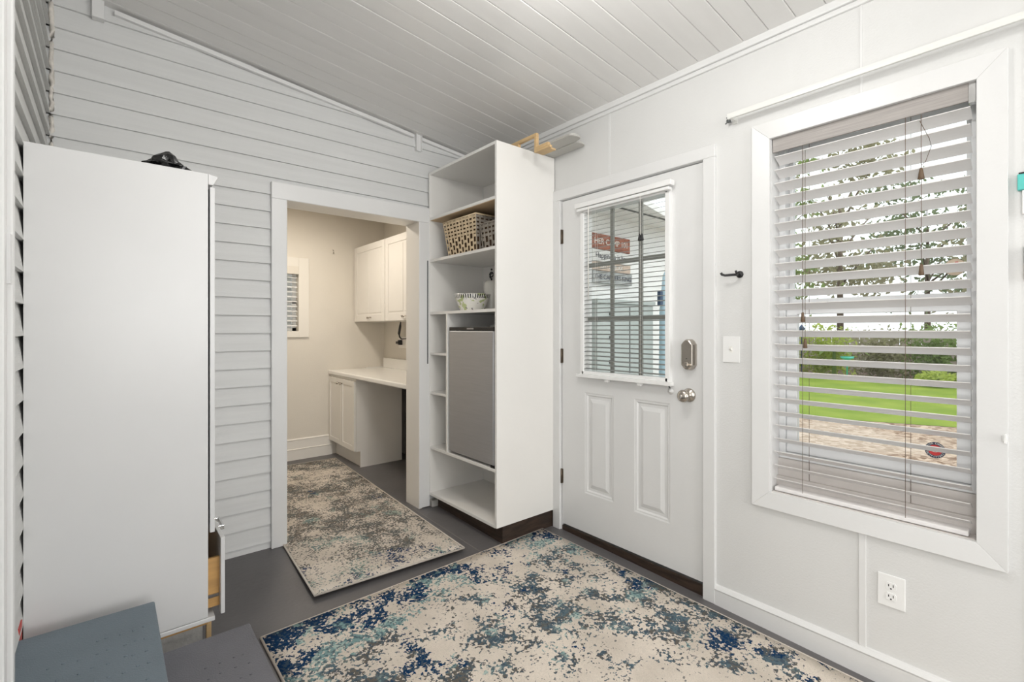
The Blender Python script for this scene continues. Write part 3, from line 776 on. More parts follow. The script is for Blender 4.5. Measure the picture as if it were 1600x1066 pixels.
# hanging painted board at the right edge of the picture
hb = thing('hanging_board', (XR, 0.085, 1.6), 'slim hanging wall board topped with teal block at right picture edge', 'wall decoration')
obj('teal_block', B((XR-0.022, XR, 0.055, 0.130, 1.675, 1.725)), M['teal'], hb, bevel=0.002)
obj('white_block', B((XR-0.020, XR, 0.055, 0.120, 1.600, 1.674)), M['plate'], hb, bevel=0.002)
obj('black_rim', B((XR-0.024, XR-0.001, 0.057, 0.127, 1.7251, 1.729)), M['black'], hb)
obj('dark_block', B((XR-0.020, XR, 0.055, 0.116, 1.445, 1.500)), M['dgrey'], hb, bevel=0.002)
obj('cream_block', B((XR-0.020, XR, 0.055, 0.116, 1.395, 1.443)), M['signbrown'], hb, bevel=0.002)
bm = bmesh.new(); tube(bm, [(XR-0.008, 0.085, 1.50), (XR-0.008, 0.085, 1.60)], 0.0015, 5); obj('cord', bm, M['cord'], hb)

# ------------------------------------------------------------------ shelf tower
TX0, TX1, TY0, TY1, TZ0, TZ1 = 1.718, 2.190, 2.180, 2.952, 0.085, 2.338
tw = thing('shelf_tower', ((TX0+TX1)/2, (TY0+TY1)/2, 0), 'tall white open shelf unit in the corner beside the entrance door', 'shelf unit')
T = 0.018
obj('side_panel', B((TX0, TX1, TY0, TY0+T, TZ0, TZ1)), M['tower'], tw, bevel=0.0015)
obj('side_panel', B((TX0, TX1, TY1-T, TY1, TZ0, TZ1)), M['tower'], tw, bevel=0.0015)
obj('top_panel', B((TX0, TX1, TY0+T, TY1-T, TZ1-T, TZ1)), M['tower'], tw, bevel=0.001)
obj('back_panel', B((TX1-0.008, TX1, TY0+T, TY1-T, TZ0, TZ1-T)), M['tower'], tw)
for z in (2.020, 1.728, 1.362, 0.425, 0.100):
    obj('shelf', B((TX0+0.001, TX1-0.008, TY0+T, TY1-T, z-T, z)), M['tower'], tw, bevel=0.001)
obj('shelf_glow_sheet', B((TX0+0.004, TX1-0.010, TY0+T+0.001, TY1-T-0.001, 2.020-T-0.003, 2.020-T-0.0002)), mat('warm_glow_tan', (0.70, 0.52, 0.33), 0.6), tw)  # added thin sheet, warm glow under the shelf painted as tan
DVY = 2.712
obj('divider', B((TX0+0.001, TX1-0.008, DVY, DVY+0.016, 0.425, 1.362-T)), M['tower'], tw, bevel=0.001)
for z in (1.080, 0.806):
    obj('cubby_shelf', B((TX0+0.001, TX1-0.008, DVY+0.016, TY1-T, z-0.016, z)), M['tower'], tw, bevel=0.001)
bm = bmesh.new(); box(bm, TX0+0.055, TX1-0.002, TY0+0.012, TY1-0.01, fz(2.2)-0.004, TZ0)
obj('plinth', bm, M['darkwood'], tw, bevel=0.002)

# fridge
fg = thing('mini_fridge', (1.95, 2.46, 0.425), 'grey steel fronted mini fridge built into the white shelf unit', 'fridge')
fy0, fy1 = 2.216, 2.700
obj('body', B((1.775, 2.14, fy0+0.004, fy1-0.004, 0.432, 1.235)), M['dgrey'], fg, bevel=0.006)
obj('door', B((1.722, 1.772, fy0, fy1, 0.438, 1.232)), M['steel'], fg, bevel=0.010, seg=3)
obj('top_trim', B((1.726, 1.775, fy0+0.002, fy1-0.002, 1.233, 1.256)), M['black'], fg, bevel=0.003)
bm = bmesh.new(); box(bm, 1.7235, 1.7250, 2.42, 2.49, 1.241, 1.249); obj('name_badge', bm, M['steel'], fg)
bm = B((1.722, 1.79, fy0-0.008, fy0+0.03, 0.426, 0.437)); lathe(bm, [(0.008, 0), (0.008, 0.012)], (1.738, fy0+0.008, 0.425), seg=12); obj('lower_hinge', bm, M['black'], fg)
bm = B((1.735, 1.80, fy0, fy0+0.05, 1.256, 1.266)); tube(bm, [(1.75, fy0+0.02, 1.26), (1.75, fy0+0.02, 1.285)], 0.004, 8); obj('upper_hinge', bm, M['dgrey'], fg)
for yy in (fy0+0.03, fy1-0.03):
    for xx in (1.80, 2.10): obj('foot', B((xx-0.012, xx+0.012, yy-0.012, yy+0.012, 0.425, 0.4315)), M['black'], fg)

# baskets on the second shelf
def basket(name, label, y0, y1, x0, x1, z0, h, mf, ms, flare=0.03, rows=10):
    t = thing(name, ((x0+x1)/2, (y0+y1)/2, z0), label, 'basket', group=None)
    cx_, cy_ = (x0+x1)/2, (y0+y1)/2
    def P_(u, v, z, off=0.0):   # u,v in -1..1
        s = (z-z0)/h; ex = (x1-x0)/2 - flare*(1-s) + off; ey = (y1-y0)/2 - flare*(1-s) + off
        return (cx_+u*ex, cy_+v*ey, z)
    # liner
    b_ = bmesh.new()
    ring0 = [b_.verts.new(P_(u, v, z0+0.002, -0.006)) for u, v in ((-1, -1), (1, -1), (1, 1), (-1, 1))]
    ring1 = [b_.verts.new(P_(u, v, z0+h-0.004, -0.006)) for u, v in ((-1, -1), (1, -1), (1, 1), (-1, 1))]
    ring2 = [b_.verts.new(P_(u, v, z0+h-0.004, -0.010)) for u, v in ((-1, -1), (1, -1), (1, 1), (-1, 1))]
    ring3 = [b_.verts.new(P_(u, v, z0+0.006, -0.010)) for u, v in ((-1, -1), (1, -1), (1, 1), (-1, 1))]
    for ra, rb in ((ring0, ring1), (ring1, ring2), (ring2, ring3)):
        for k in range(4): b_.faces.new((ra[k], ra[(k+1) % 4], rb[(k+1) % 4], rb[k]))
    b_.faces.new(ring0); b_.faces.new(ring3)
    obj('liner', b_, M['bdark'], t)
    # weave: bands over and under upright staves, one mesh for each look
    for side in range(4):
        bmw = bmesh.new()
        along = (y1-y0) if side in (0, 2) else (x1-x0)
        n_ = max(4, int(round(along/0.036)))
        def Q(tu, z, off):
            u_ = -1+2*tu
            return {0: P_(-1, u_, z, off), 1: P_(u_, -1, z, off), 2: P_(1, u_, z, off), 3: P_(u_, 1, z, off)}[side]
        for r_ in range(rows):
            za = z0 + h*(r_+0.12)/rows; zb_ = z0 + h*(r_+(0.70 if r_ >= rows*0.5 else 0.80))/rows
            for i in range(n_):
                ov = (i+r_) % 2 == 0
                o0 = 0.005 if ov else -0.001
                a_, b2 = i/n_, (i+1)/n_
                q = [Q(a_, za, 0), Q((a_+b2)/2, za, o0), Q(b2, za, 0), Q(b2, zb_, 0), Q((a_+b2)/2, zb_, o0), Q(a_, zb_, 0)]
                vv = [bmw.verts.new(p) for p in q]
                if ov or r_ >= rows*0.5:
                    bmw.faces.new((vv[0], vv[1], vv[4], vv[5])); bmw.faces.new((vv[1], vv[2], vv[3], vv[4]))
                else:
                    for w_ in vv: bmw.verts.remove(w_)
        for i in range(n_+1):
            a_ = i/n_; d_ = 0.0045/along
            vv = [bmw.verts.new(Q(min(1, max(0, a_+s)), z, 0.003)) for s, z in ((-d_*1.4, z0), (d_*1.4, z0), (d_*1.4, z0+h), (-d_*1.4, z0+h))]
            bmw.faces.new(vv)
        o_ = obj('woven_side', bmw, mf if side in (0, 2) else ms, t)
        md = o_.modifiers.new('solid', 'SOLIDIFY'); md.thickness = 0.002
    b_ = bmesh.new(); zt = z0+h
    c4 = [P_(u, v, zt, 0.002) for u, v in ((-1, -1), (1, -1), (1, 1), (-1, 1), (-1, -1))]
    for k in range(4): tube(b_, [c4[k], c4[k+1]], 0.005, 8)
    obj('rim', b_, mf, t)
    return t
basket('woven_basket', 'tan woven basket with dark gaps in weave, left on the basket shelf', 2.425, 2.80, 1.745, 1.985, 1.728, 0.235, M['tan'], M['grbas'])
basket('woven_basket', 'low dark grey woven basket tucked behind the shelf side panel', 2.225, 2.405, 1.77, 2.02, 1.728, 0.165, M['grbas'], M['grbas'], 0.012, 6)
bm = bmesh.new(); lathe(bm, [(0.026, 0), (0.028, 0.01), (0.028, 0.17), (0.020, 0.20), (0.014, 0.205)], (1.92, 2.315, 1.740), seg=20)
obj('yellow_bottle', bm, M['yellow'], base=(1.92, 2.315, 1.74), label='yellow container standing in the low dark basket', cat='container')

# bowl
bw = bmesh.new(); bc = (1.872, 2.640, 1.362)
lathe(bw, [(0.002, 0.0), (0.078, 0.0), (0.080, 0.004), (0.098, 0.045), (0.112, 0.080), (0.122, 0.113), (0.119, 0.114), (0.108, 0.080), (0.092, 0.045), (0.072, 0.010), (0.002, 0.008)], bc, seg=48)
obj('serving_bowl', bw, M['bowl'], base=bc, label='white painted bowl with black striped rim above the mini fridge', cat='bowl')
# canister with scroll finial
cn = thing('ceramic_canister', (2.062, 2.675, 1.362), 'tall white canister with black scroll finial behind the painted bowl', 'canister')
bm = bmesh.new(); lathe(bm, [(0.002, 0), (0.052, 0.0), (0.055, 0.01), (0.055, 0.20), (0.045, 0.215), (0.040, 0.22), (0.002, 0.222)], (2.062, 2.675, 1.362), seg=28); obj('body', bm, M['ceramic'], cn)
bm = bmesh.new()
pts = [(2.062, 2.675+0.022*math.cos(a)*(1-a/14), 1.362+0.262+0.022*math.sin(a)*(1-a/14)) for a in [k*0.35 for k in range(-4, 24)]]
tube(bm, [(2.062, 2.675, 1.58), (2.062, 2.675, 1.60)] , 0.006, 8); tube(bm, pts, 0.0045, 8); lathe(bm, [(0.002, -0.008), (0.008, 0), (0.002, 0.008)], (2.062, 2.675, 1.662), seg=12)
obj('scroll_finial', bm, M['black'], cn)
# tumblers in the cubbies
for z, yy, lab in ((0.806, 2.80, 'small cut glass tumbler in the upper small cubby left of the fridge'), (0.425, 2.79, 'small cut glass tumbler in the lowest cubby left of the fridge')):
    bm = bmesh.new(); c = (2.02, yy, z)
    lathe(bm, [(0.002, 0.001), (0.030, 0.001), (0.033, 0.006), (0.038, 0.095), (0.036, 0.095), (0.030, 0.012), (0.002, 0.010)], c, seg=16)
    obj('glass_tumbler', bm, M['tumbler'], base=c, label=lab, cat='glass')
# things on top of the tower
for k, (xa, xb, ya, yb, lab) in enumerate(((2.10, 2.186, 1.905, 2.60, 'grey flat board on the shelf unit top, the one against the wall'), (1.998, 2.090, 1.850, 2.55, 'grey flat board on the shelf unit top, the one further from wall'))):
    bm = bmesh.new(); pr = [(xa, yb), (xa, ya+0.02), (xa+0.006, ya+0.008), (xa+0.02, ya), (xb-0.03, ya), (xb-0.01, ya+0.010), (xb, ya+0.03), (xb, yb)]
    prism(bm, pr, 'z', TZ1+0.002, TZ1+0.016)
    obj('grey_board', bm, M['greyboard'], base=((xa+xb)/2, (ya+yb)/2, TZ1), bevel=0.003, label=lab, cat='board', group='grey boards on the shelf unit')
wbk = thing('wooden_bracket', (1.92, 2.15, TZ1), 'pale pine angled wooden bracket lying on top of the shelf unit', 'bracket')
obj('upright', B((1.900, 1.920, 2.040, 2.058, 2.272, 2.384)), M['wood'], wbk, bevel=0.001)
obj('upper_bar', B((1.900, 1.920, 2.058, 2.42, 2.366, 2.384)), M['wood'], wbk, bevel=0.001)
obj('lower_bar', B((1.900, 1.920, 1.945, 2.040, 2.285, 2.304)), M['wood'], wbk, bevel=0.001)
obj('lower_plate', B((1.920, 1.970, 1.95, 2.055, 2.272, 2.282), (1.900, 1.920, 1.93, 2.04, 2.272, 2.2845)), M['wood'], wbk, bevel=0.001)
obj('resting_bar', B((1.900, 1.920, 2.20, 2.42, TZ1+0.0005, 2.3655)), M['wood'], wbk, bevel=0.001)

# ------------------------------------------------------------------ wardrobe cabinet
CX0, CX1, CY0, CY1, CZ0, CZ1 = XL-0.002, 0.284, 2.10, 2.945, 0.165, 1.822
wd = thing('wardrobe_cabinet', ((CX0+CX1)/2, (CY0+CY1)/2, 0), 'tall plain white wardrobe cabinet against the left siding wall', 'cabinet')
obj('side_panel', B((CX0, CX1, CY0, CY0+0.018, CZ0, CZ1)), M['laminate'], wd, bevel=0.0015)
obj('side_panel', B((CX0, CX1, CY1-0.018, CY1, CZ0, CZ1)), M['laminate'], wd, bevel=0.0015)
bm = bmesh.new(); box(bm, CX0, CX0+0.006, CY0+0.018, CY1-0.018, CZ0, CZ1-0.02); box(bm, CX0, CX1, CY0+0.018, CY1-0.018, CZ1-0.03, CZ1-0.002); box(bm, CX0, CX1, CY0+0.018, CY1-0.018, 0.475, 0.49)
obj('carcass', bm, M['laminate'], wd)
bm = bmesh.new(); prism(bm, [(CX1+0.0005, CZ1-0.001), (CX1+0.030, CZ1-0.006), (CX1+0.030, CZ1-0.012), (CX1+0.016, CZ1-0.040), (CX1+0.0005, CZ1-0.040)], 'y', CY0, CY1); obj('cornice', bm, M['laminate'], wd, bevel=0.001)
for a, b in ((CY0+0.002, (CY0+CY1)/2-0.002), ((CY0+CY1)/2+0.002, CY1-0.002)):
    dd = obj('door', B((CX1+0.006, CX1+0.022, a, b, 0.478, CZ1-0.048)), M['laminate'], wd, bevel=0.0015)
bm = B((CX0, CX1+0.022, CY0-0.002, CY1, CZ0-0.018, CZ0-0.002)); obj('bottom_rail', bm, M['laminate'], wd, bevel=0.002)
bm = B((CX0+0.01, CX1+0.0, CY0+0.004, CY1, CZ0-0.026, CZ0-0.018)); obj('raw_edge', bm, M['orangewood'], wd)
bm = B((CX0+0.02, CX1-0.015, CY0+0.02, CY1-0.05, fz(2.1)-0.004, CZ0-0.026)); obj('plinth', bm, M['paleblock'], wd)
bm = B((CX1-0.004, CX1+0.012, CY0+0.01, CY0+0.03, fz(2.1)-0.004, CZ0-0.018)); obj('corner_leg', bm, M['wood'], wd, bevel=0.001)
# open drawer, slightly skewed
dr_ = bmesh.new(); box(dr_, CX1+0.040, CX1+0.054, CY0-0.004, CY0+0.40, CZ0-0.001, 0.452)
dw = obj('drawer_front', dr_, M['laminate'], wd, bevel=0.002)
bm = B((CX1+0.054, CX1+0.070, CY0+0.14, CY0+0.155, 0.43, 0.447), (CX1+0.054, CX1+0.070, CY0+0.24, CY0+0.255, 0.43, 0.447), (CX1+0.068, CX1+0.075, CY0+0.14, CY0+0.255, 0.43, 0.447)); obj('handle', bm, M['chrome'], dw, bevel=0.001)
bm = B((CX1-0.25, CX1+0.040, CY0+0.024, CY0+0.036, CZ0+0.022, 0.372), (CX1-0.25, CX1+0.040, CY0+0.364, CY0+0.376, CZ0+0.022, 0.372), (CX1-0.25, CX1+0.040, CY0+0.036, CY0+0.364, CZ0+0.022, CZ0+0.03)); obj('drawer_box', bm, M['orangewood'], wd)
bm = B((CX1-0.02, CX1+0.038, CY0+0.018, CY0+0.0238, CZ0+0.060, CZ0+0.072)); obj('drawer_runner', bm, M['nickel'], wd)
# black bag on top
bm = bmesh.new(); bmesh.ops.create_icosphere(bm, subdivisions=4, radius=1.0)
for v_ in bm.verts:
    p = v_.co.copy(); n_ = noise.noise(p*2.1+Vector((3, 1, 2)))*0.35 + noise.noise(p*5.3)*0.16
    rr_ = math.hypot(p.x+0.15, p.y)
    hgt = max(0, 1-rr_)**1.0
    v_.co = Vector((p.x*0.095*(1+n_), p.y*0.12*(1+n_), (0.085*hgt*(1+0.5*n_)+0.014*(1+n_) if p.z > 0 else 0.0)))
bmesh.ops.translate(bm, verts=bm.verts, vec=(0.185, 2.24, CZ1-0.001))
for f in bm.faces: f.smooth = False
obj('plastic_bag', bm, M['blackbag'], base=(0.185, 2.24, CZ1), label='crumpled black plastic bag lying on top of the white wardrobe', cat='bag')

# ------------------------------------------------------------------ steps
def step(label, y1, x1, zt, m, dots, x0=XL-0.022, y0=0.75):
    s = thing('entry_step', ((x0+x1)/2, (y0+y1)/2, fz(1.5)), label, 'step', 'steps in front of the house door')
    obj('tread', B((x0, x1, y0, y1, zt-0.035, zt)), m, s, bevel=0.006, seg=3)
    bm_ = bmesh.new(); prism(bm_, [(y0+0.02, fz(y0)-0.002), (y1-0.02, fz(y1)-0.002), (y1-0.02, zt-0.036), (y0+0.02, zt-0.036)], 'x', x0+0.0, x1-0.02)
    obj('riser_box', bm_, m, s)
    first = None
    for (px, py) in dots:
        if first is None:
            bm_ = bmesh.new(); lathe(bm_, [(0.0045, 0), (0.003, 0.0022), (0.0008, 0.0026)], (px, py, zt-0.0002), seg=8)
            first = obj('grip_bump', bm_, m, s); fx_, fy_ = px, py
        else:
            c_ = first.copy(); COL.objects.link(c_); c_.parent = s; c_.location = (px-fx_, py-fy_, 0)
    return s
d_up = [(x_ + random.uniform(-.006, .006), y_ + random.uniform(-.006, .006)) for x_ in (-0.13, -0.10, -0.06, -0.03, 0.0, 0.03, 0.055, 0.078) for y_ in (1.50, 1.57, 1.64, 1.71, 1.78, 1.85) if x_ > -0.04 or (y_*10) % 3 > 1.2]
d_lo = [(x_ + random.uniform(-.006, .006), y_ + random.uniform(-.006, .006)) for x_ in (0.24, 0.275, 0.31, 0.345) for y_ in (1.50, 1.56, 1.62, 1.68, 1.74, 1.80)]
step('blue grey painted upper step beside the house door, with grip bumps', 2.004, 0.118, 0.33, M['step'], d_up)
s_lo = step('dark grey painted lower step on the floor, with grip bumps', 1.975, 0.398, 0.16, M['step2'], d_lo, x0=0.120)

# ------------------------------------------------------------------ rugs
def rug(name, label, loc, rotz, w_, l_, m, th=0.009, sgn=-1):
    t = thing(name, loc, label, 'rug')
    n1, n2 = 24, 36; bm_ = bmesh.new(); g = {}
    for i in range(n1+1):
        for j in range(n2+1):
            u, v_ = w_*i/n1, sgn*l_*j/n2
            zz = th + 0.0015*noise.noise(Vector((u*5, v_*5, 1)))
            g[i, j] = bm_.verts.new((u, v_, zz))
    for i in range(n1):
        for j in range(n2):
            bm_.faces.new((g[i, j], g[i+1, j], g[i+1, j+1], g[i, j+1])).smooth = True
    me_bm = bm_
    bmesh.ops.translate(me_bm, verts=me_bm.verts, vec=Vector(loc))
    rim = [g[i, 0] for i in range(n1+1)] + [g[n1, j] for j in range(1, n2+1)] + [g[i, n2] for i in range(n1-1, -1, -1)] + [g[0, j] for j in range(n2-1, 0, -1)]
    lo = [bm_.verts.new((v_.co.x, v_.co.y, loc[2]+0.001)) for v_ in rim]
    for k in range(len(rim)): bm_.faces.new((rim[k], rim[(k+1) % len(rim)], lo[(k+1) % len(rim)], lo[k]))
    bm_.faces.new(lo)
    obj('pile', bm_, m, t)
    b2 = bmesh.new(); e = 0.003
    cs = [(-e, -sgn*e), (w_+e, -sgn*e), (w_+e, sgn*(l_+e)), (-e, sgn*(l_+e)), (-e, -sgn*e)]
    for k in range(4): tube(b2, [(loc[0]+cs[k][0], loc[1]+cs[k][1], loc[2]+0.0055), (loc[0]+cs[k+1][0], loc[1]+cs[k+1][1], loc[2]+0.0055)], 0.005, 8)
    obj('binding', b2, M['binding'], t)
    t.rotation_euler = rotz
    return t
sl_ang = math.atan(SL)
rug('area_rug', 'large cream rug with navy and teal distressed pattern, on the entry floor', (0.477, 2.150, fz(2.15)+0.001), (sl_ang, 0, R(1.2)), 1.612, 2.30, M['rugbig'])
rug('runner_rug', 'cream and brown distressed runner rug lying through the laundry doorway', (0.735, 2.292, 0.0), (0, 0, R(-3.05)), 0.80, 2.36, M['rugsmall'], th=0.008, sgn=1)

# ------------------------------------------------------------------ laundry room
LY0, LY1, LX1, LX0 = YB+0.14, 4.82, 2.26, 0.30
LC = 2.46
bm = bmesh.new()   # far wall with window hole x .75..1.385, z 1.234..1.79
hx0, hx1, hz0, hz1 = 0.80, 1.385, 1.225, 1.800
box(bm, LX0-0.1, hx0, LY1, LY1+0.12, -0.2, LC+0.1); box(bm, hx1, 2.38, LY1, LY1+0.12, -0.2, LC+0.1)
box(bm, hx0, hx1, LY1, LY1+0.12, -0.2, hz0); box(bm, hx0, hx1, LY1, LY1+0.12, hz1, LC+0.1)
struct('wall_laundry_far', bm, M['laundry'])
struct('wall_laundry_right', B((LX1, 2.38, LY0-0.02, LY1+0.1, -0.2, LC+0.1)), M['laundry'])
struct('wall_laundry_left', B((LX0-0.1, LX0, LY0-0.02, LY1+0.1, -0.2, LC+0.1)), M['laundry'])
struct('wall_laundry_front', B((LX0, OX0-0.022, LY0, LY0+0.012, 0, LC), (OX1+0.022, LX1, LY0, LY0+0.012, 0, LC), (OX0-0.022, OX1+0.022, LY0, LY0+0.012, OZ+0.022, LC)), M['laundry'])
struct('ceiling_laundry', B((LX0-0.1, 2.38, LY0-0.02, LY1+0.1, LC, LC+0.08)), M['laundry'])
bm = bmesh.new(); prism(bm, [(LY1, 0), (LY1-0.018, 0), (LY1-0.018, 0.094), (LY1-0.022, 0.100), (LY1-0.012, 0.106), (LY1-0.012, 0.185), (LY1-0.016, 0.190), (LY1-0.005, 0.198), (LY1, 0.2)], 'x', LX0, 1.70)
struct('baseboard_laundry', bm, M['laundryw'])
# laundry window
w2 = thing('window_2', (1.1, LY1, 1.5), kind='structure')
bm = bmesh.new()
ow = 0.095
for (a, b, c, d) in ((hx0-ow, hx0, hz0-0.06, hz1+0.125), (hx1, hx1+ow, hz0-0.06, hz1+0.125), (hx0, hx1, hz0-0.06, hz0), (hx0, hx1, hz1, hz1+0.125)): box(bm, a, b, LY1-0.018, LY1, c, d)
obj('casing', bm, mat('laundry_casing_paint', (0.80, 0.765, 0.70), 0.45), w2, bevel=0.003)
bm = bmesh.new()
for (a, b, c, d) in ((hx0, hx0+0.03, hz0, hz1), (hx1-0.035, hx1, hz0, hz1), (hx0, hx1, hz0, hz0+0.03), (hx0, hx1, hz1-0.03, hz1), (hx0, hx1, 1.49, 1.515)): box(bm, a, b, LY1+0.07, LY1+0.10, c, d)
obj('sash', bm, M['plate'], w2)
obj('glass_pane', B((hx0, hx1, LY1+0.084, LY1+0.087, hz0, hz1)), M['glass'], w2)
lb = thing('laundry_blind', (1.1, LY1+0.03, hz1), 'small white slatted blind in the laundry room window', 'blind')
obj('valance', B((hx0+0.004, hx1-0.002, LY1-0.024, LY1-0.014, hz1-0.035, hz1+0.04)), M['laundry'], lb, bevel=0.002)
bm = bmesh.new(); z = hz1-0.06
while z > hz0+0.02:
    prism(bm, [(LY1+0.008, z-0.004), (LY1+0.054, z+0.008), (LY1+0.054, z+0.004), (LY1+0.008, z-0.010)], 'x', hx0+0.006, hx1-0.006); z -= 0.046
obj('slats', bm, M['plate'], lb)
# outside behind that window
bm = bmesh.new(); lap(bm, 'x', 7.0, -1, -1.5, 3.5, -0.3, 3.0, 0.0, 0.15); nb = obj('neighbour_shed', bm, mat('shed_boards', (0.26, 0.25, 0.23), 0.8), base=(1, 7.0, -0.3), label='pale boarded shed wall outside the laundry window', cat='shed')
bm = B((0.9, 1.7, 6.95, 6.98, 1.0, 1.55)); obj('shed_window', bm, M['dgrey'], nb)
# lower cabinet, panel, counter
lc_ = thing('base_cabinet', (1.93, 4.49, 0), 'white shaker base cabinet with two doors in the laundry room', 'cabinet')
ky0 = 4.17
bm = bmesh.new(); box(bm, 1.69, 2.135, ky0+0.012, LY1-0.004, 0.145, 0.795); obj('body', bm, M['laundryw'], lc_, bevel=0.001)
bm = B((1.745, 2.135, ky0+0.02, LY1-0.004, 0.0, 0.145)); obj('toe_kick', bm, M['laundryw'], lc_)
def shaker(par, x, y0, y1, z0, z1, m, rail=0.045, t=0.018, dep=0.006, name='door'):
    b_ = bmesh.new()
    for (a, b, c, d) in ((y0, y0+rail, z0, z1), (y1-rail, y1, z0, z1), (y0+rail, y1-rail, z0, z0+rail), (y0+rail, y1-rail, z1-rail, z1)): box(b_, x-t, x, a, b, c, d)
    box(b_, x-t+dep, x, y0+rail, y1-rail, z0+rail, z1-rail)
    return obj(name, b_, m, par, bevel=0.002)
for a, b, ky in ((ky0+0.004, 4.491, 4.455), (4.495, LY1-0.006, 4.53)):
    q = shaker(lc_, 1.689, a, b, 0.150, 0.775, M['laundryw'])
    bm = bmesh.new(); lathe(bm, [(0.006, 0), (0.005, -0.012), (0.013, -0.018), (0.012, -0.026), (0.002, -0.028)], (1.671, ky, 0.735), 'x', 14); obj('knob', bm, M['nickel'], q)
obj('end_panel', B((1.730, 2.137, ky0, ky0+0.012, 0.0, 0.797), (1.69, 1.730, ky0, ky0+0.012, 0.145, 0.797)), M['laundryw'], lc_)
obj('gap_shade_block', B((2.165, 2.245, 4.10, 4.16, 0.0, 0.790)), M['dark'], base=(2.2, 4.13, 0), label='dark upright block painting the shade of the gap beside the base cabinet', cat='board')  # added block, paints the darkness of the open gap at the wall
ct = thing('countertop', (1.97, 4.0, 0.8), 'long white countertop along the laundry room wall', 'countertop')
obj('slab', B((1.665, LX1-0.002, 3.14, LY1-0.004, 0.799, 0.838)), M['counter'], ct, bevel=0.010, seg=3)
obj('backsplash', B((LX1-0.022, LX1-0.002, 3.14, LY1-0.026, 0.838, 0.940), (2.05, LX1-0.002, LY1-0.024, LY1-0.004, 0.838, 0.846)), M['counter'], ct, bevel=0.003)
# wall cabinets
def arch_door(par, x, y0, y1, z0, z1, m):
    o_ = shaker(par, x, y0, y1, z0, z1, m, rail=0.062, t=0.02, dep=0.005)
    ym, rl = (y0+y1)/2, 0.062
    b_ = B((x-0.0185, x-0.012, y0+rl+0.018, ym-0.012, z0+rl+0.018, z1-rl-0.018), (x-0.0185, x-0.012, ym+0.012, y1-rl-0.018, z0+rl+0.018, z1-rl-0.018))
    obj('raised_panel', b_, m, o_, bevel=0.004)
    b_ = bmesh.new(); yy = ym-0.02; zz = z0+0.034
    tube(b_, [(x-0.020, yy-0.042, zz), (x-0.034, yy-0.030, zz+0.004), (x-0.038, yy-0.014, zz-0.005), (x-0.040, yy, zz+0.004), (x-0.038, yy+0.014, zz-0.005), (x-0.034, yy+0.030, zz+0.004), (x-0.020, yy+0.042, zz)], 0.005, 8)
    obj('pull', b_, M['nickel'], o_)
for i, (a, b, lab) in enumerate(((4.102, 4.812, 'white two panel wall cabinet in laundry, the far one'), (3.38, 4.098, 'white two panel wall cabinet in laundry, the near one'))):
    c_ = thing('wall_cabinet', (2.1, (a+b)/2, 1.317), lab, 'cabinet', 'wall cabinets in the laundry')
    obj('body', B((1.951, LX1-0.002, a, b, 1.317, 2.072)), M['laundryw'], c_, bevel=0.001)
    arch_door(c_, 1.950, a+0.002, b-0.002, 1.319, 2.070, M['laundryw'])
# black cord hanging from the cabinet and wall plug
bm = bmesh.new()
tube(bm, [(2.19, 4.30, 1.316), (2.20, 4.33, 1.27), (2.21, 4.375, 1.20), (2.22, 4.38, 1.165), (2.22, 4.34, 1.145), (2.22, 4.24, 1.150), (2.22, 4.18, 1.20), (2.21, 4.17, 1.30)], [0.004, 0.012, 0.013, 0.008, 0.006, 0.005, 0.005, 0.005], 8)
obj('black_cord', bm, M['black'], base=(2.2, 4.3, 1.2), label='black cord loop hanging below the near wall cabinet', cat='cord')
pl = thing('laundry_outlet', (LX1, 4.40, 1.11), 'wall outlet with black plug above the laundry countertop', 'outlet')
obj('plate', B((LX1-0.006, LX1, 4.30, 4.47, 1.055, 1.165)), M['laundryw'], pl, bevel=0.002)
obj('plug', B((LX1-0.04, LX1-0.006, 4.385, 4.425, 1.085, 1.135), (LX1-0.05, LX1-0.03, 4.395, 4.45, 1.095, 1.12)), M['black'], pl, bevel=0.004)
bm = bmesh.new(); tube(bm, [(1.714, LY1, 2.035), (1.714, LY1-0.018, 2.03), (1.716, LY1-0.02, 2.005), (1.716, LY1-0.01, 2.0)], 0.0035, 8)
obj('laundry_hook', bm, M['nickel'], base=(1.714, LY1, 2.02), label='tiny metal hook high on the beige laundry wall', cat='hook')

# ------------------------------------------------------------------ lamps (out of the picture, they light the rooms; the rear one is added for fill)
for nm, x, y, zc_, lab in (('ceiling_lamp', 0.95, 1.0, cz(0.95), 'round white ceiling lamp of the entry room, nearer to the door'), ('ceiling_lamp', 0.95, -1.9, cz(0.95), 'round white ceiling lamp, unseen and added for fill light, nearer to the rear windows'), ('ceiling_lamp', 1.15, 3.9, LC, 'round white ceiling lamp of the laundry room')):
    t = thing(nm, (x, y, zc_-0.03), lab, 'lamp')
    bm = bmesh.new(); lathe(bm, [(0.07, 0.06), (0.07, 0.03), (0.06, 0.022), (0.002, 0.02)], (x, y, zc_-0.05), seg=32); obj('base', bm, M['plate'], t)
    bm = bmesh.new(); lathe(bm, [(0.055, 0.0195), (0.05, 0.008), (0.002, 0.004)], (x, y, zc_-0.05), seg=32); obj('diffuser', bm, M['lampglow'], t)
for nm in ('porch_lamp_light', 'added_rear_fill'): bpy.data.objects[nm].location.z = cz(0.95)-0.22
lamp2 = bpy.data.objects['laundry_lamp_light']; lamp2.location.z = LC-0.068

